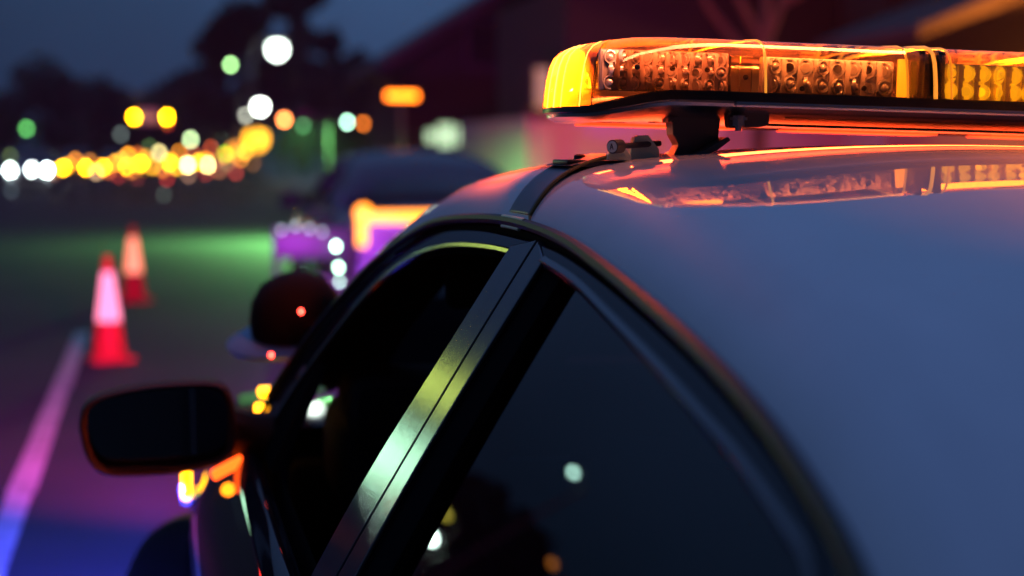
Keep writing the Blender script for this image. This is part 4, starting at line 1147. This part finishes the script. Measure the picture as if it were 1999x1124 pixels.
# ------------------------------------------------------------------ warning lamps low on the two cars
M_bl = emis("blue warning lens", (.02, .06, 1), 5); M_rd = emis("red warning lens", (1, .02, .03), 20)
def grille(root_, x, y, z, m, col, pw, rz=0, cone=150, pitch=88):
    o = G().rbox((x, y, z), (.12, .03, .035), .008).build("warning_lamp", m, root_)
    l = light("warning_light", 'SPOT', (x, y + .06, z), pw, col, size=.05, parent=root_, cone=cone, rot=(math.radians(pitch), 0, math.radians(rz)))
    return l
grille(root, -.72, 2.80, .62, M_bl, (.26, .05, 1), LP_BLUE, -13, 34, 90)
grille(root, -.40, 2.80, .62, M_rd, (1, .03, .34), LP_RED, 15, 62, 95)
grille(root, .45, 2.80, .62, M_rd, (1, .02, .10), LP_RED3, -22, 50, 97)
o = G().rbox((-.972, 2.0, .62), (.02, .10, .03), .006).build("warning_lamp", M_bl, root)
light("warning_light", 'SPOT', (-1.02, 2.0, .62), LP_SIDE, (.05, .05, 1), size=.05, parent=root, cone=155, rot=(math.radians(58), 0, math.radians(20)))
# the car ahead: its front lamps flood the wall and the bare tree
for x, c, pw, m in ((.72, (1, .02, .16), LP_RED2, M_rd), (.45, (.12, .04, 1), LP_BLUE2, M_bl)):
    grille(r2, x, 2.80, .62, m, c, pw, -25, 160, 95)
# amber glow patches on the near wing and mirror, added for reflections
M_mark = emis("amber glow", (1, .34, .0), 11)
G().rbox((-.975, 1.80, .69), (.02, .035, .075), .008).build("amber_glow", M_mark, root)
G().rbox((-.80, 1.62, .925), (.05, .05, .016), .006).build("amber_glow", M_mark, root)
G().rbox((-.925, .905, .905), (.060, .03, .016), .005, Matrix.Rotation(math.radians(-28), 3, 'Y')).build("amber_glow", mat("mirror reflection glow", (.8, .3, .1), .4, emit=(1, .075, .006), es=5), root)
light("amber_glow_light", 'POINT', (-.945, .93, .875), .08, AMBER, size=.012, parent=root)  # added light for the glow under the mirror
G().rbox((-.855, 1.12, .955), (.018, .09, .014), .005, Matrix.Rotation(math.radians(20), 3, 'X')).build("amber_glow", M_mark, root)

# ------------------------------------------------------------------ pillar spotlight
rs = c2w((-.775, 1.20, 1.055))
t = thing("spotlight", rs, (0, TH, 0), "round black spotlight mounted at the windscreen pillar of the near car", "spotlight")
Rm = Matrix.Rotation(math.radians(-8), 3, 'Y') @ Matrix.Rotation(math.radians(12), 3, 'X')
G().lathe([(.0, .112), (.034, .108), (.064, .092), (.085, .062), (.092, .028), (.092, .0), (.088, -.008)], (0, .05, .052), Rm, 36).build("lamp_shell", mat("dull black shell", (.004, .004, .006), .6, spec=.05), t)
G().lathe([(.088, -.006), (.100, -.008), (.114, -.016), (.112, -.024), (.094, -.020), (.080, -.016)], (-.01, .05, .052), Rm, 36, 1.15).build("bezel", mat("blue grey bezel", (.10, .20, .34), .4, metal=.2), t)
G().tube([(.01, .05, .04), (.03, .02, -.01), (.06, -.03, -.05)], [.022, .018, .016], 10).build("bracket", M_plastic, t)
M_tell = emis("small red glint", (1, .05, .03), 26)  # glowing dots painted in for red glints on the shell
for q_ in ((-.007, -.078, .0986), (.029, -.074, .0764), (-.062, -.085, .0177)):
    G().lathe([(.001, -.004), (.0045, 0), (.001, .004)], q_, None, 10).build("red_dot", M_tell, t)
# telltales inside the near car
for x, y, z in ((-.66, .92, 1.0),):
    G().lathe([(.001, -.006), (.007, 0), (.001, .006)], (x, y, z), None, 10).build("red_dot", emis("dash telltale", (1, .04, .03), 8), root)

# ------------------------------------------------------------------ traffic cones
M_cone = mat("orange cone plastic", (.42, .03, .012), .6, spec=.2)
M_coll = mat("sleeve with painted pink glow", (.25, .25, .25), .5, emit=(1, .26, .36), es=ES_SLEEVE, sample=False)  # emission stands in for light the reflective sleeve throws back
M_coll2 = mat("sleeve with painted warm glow", (.25, .25, .25), .5, emit=(1, .26, .09), es=ES_SLEEVE, sample=False)
def cone(p, label, coll):
    t = thing("traffic_cone", (p[0], p[1], 0), (0, 0, .3), label, "traffic cone", "cones beside the road line")
    G().rbox((0, 0, .016), (.30, .30, .032), .012).build("base", M_cone, t)
    def R(z): return .118 - .094 * (z - .03) / .69
    G().lathe([(R(.03) + .01, .03), (R(.05), .05), (R(.27), .27), (R(.272) - .002, .272), (R(.64) - .002, .64), (R(.645), .645), (R(.72), .72), (R(.72) - .006, .73), (.0, .73)], (0, 0, 0), None, 32).build("body", M_cone, t)
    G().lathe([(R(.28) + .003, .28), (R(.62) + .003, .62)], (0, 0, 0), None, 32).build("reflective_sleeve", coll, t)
    return t
cone(C1, "orange traffic cone with reflective sleeve given a pink glow, nearer one beside the road line", M_coll)
cone(C2, "orange traffic cone with reflective sleeve given a warm white glow, farther one", M_coll2)

# ------------------------------------------------------------------ barricade made up to carry greenish highlights as dots beside the parked car
M_board = mat("grey green barricade board", (.012, .022, .014), .5)
bc = thing("added barricade", (.02, 9.3, 0), (0, 0, 0), "dark barricade with glowing dots for greenish highlights left of the parked car", "added barricade")
for z in (.80, .45): G().rbox((.03, 0, z), (.56, .025, .22), .006).build("board", M_board, bc)
for x in (-.23, .29): G().box((x, .03, .46), (.045, .03, .92)).build("post", M_sigbox, bc); G().box((x, .03, .014), (.05, .5, .028)).build("foot", M_sigbox, bc)
for (x, y, z), s_ in zip([(.206, 9.234, .78), (.221, 9.217, .631), (.226, 9.207, .528), (-.177, 9.25, .901), (-.077, 9.25, .926), (.019, 9.25, .908), (.112, 9.25, .883), (-.03, 9.25, .576)], (22, 20, 7, 1.6, 2.0, 1.8, 1.5, 1.2)):
    G().lathe([(.001, -.016), (.013, -.008), (.016, 0), (.013, .008), (.001, .016)], (x - .02, y - 9.3 - .03, z), None, 12).build("lamp", emis("pale green dot", (.55, 1, .68), s_ * 1.3), bc)
light("lamp_light", 'POINT', (.05, -.9, 1.1), LP_GRN * .003, (.45, 1, .55), size=.1, parent=bc)  # added light for the boards
# green lit stretch of road comes from a low floodlight past the barricade
fl = thing("floodlight", (1.7, 23.0, 0), (0, 0, 0), "low green floodlight on a stand beyond the barricade, beside the road", "floodlight")
G().tube([(0, 0, 0), (0, 0, 2.0), (-.3, 0, 2.02)], .02, 8).build("stand", M_sigbox, fl)
G().rbox((-.42, 0, 2.0), (.26, .12, .16), .02).build("head", M_sigbox, fl)
light("flood_light", 'AREA', (-.42, 0, 1.91), LP_GRN, (.26, 1, .24), size=(.2, .1), parent=fl)

# ------------------------------------------------------------------ glow haze
m = bpy.data.materials.new("glow haze"); m.use_nodes = True; t = m.node_tree
for n in list(t.nodes): t.nodes.remove(n)
o_ = t.nodes.new("ShaderNodeOutputMaterial"); v = t.nodes.new("ShaderNodeVolumePrincipled")
v.inputs["Density"].default_value = HAZE; v.inputs["Color"].default_value = (.90, .92, .95, 1)
t.links.new(v.outputs[0], o_.inputs["Volume"])
h = G().box((0, 150, 11.2), (1000, 740, 24.4)).build("haze", m, None, smooth=False); h["kind"] = "stuff"  # thin volume added for the glow of lens glare
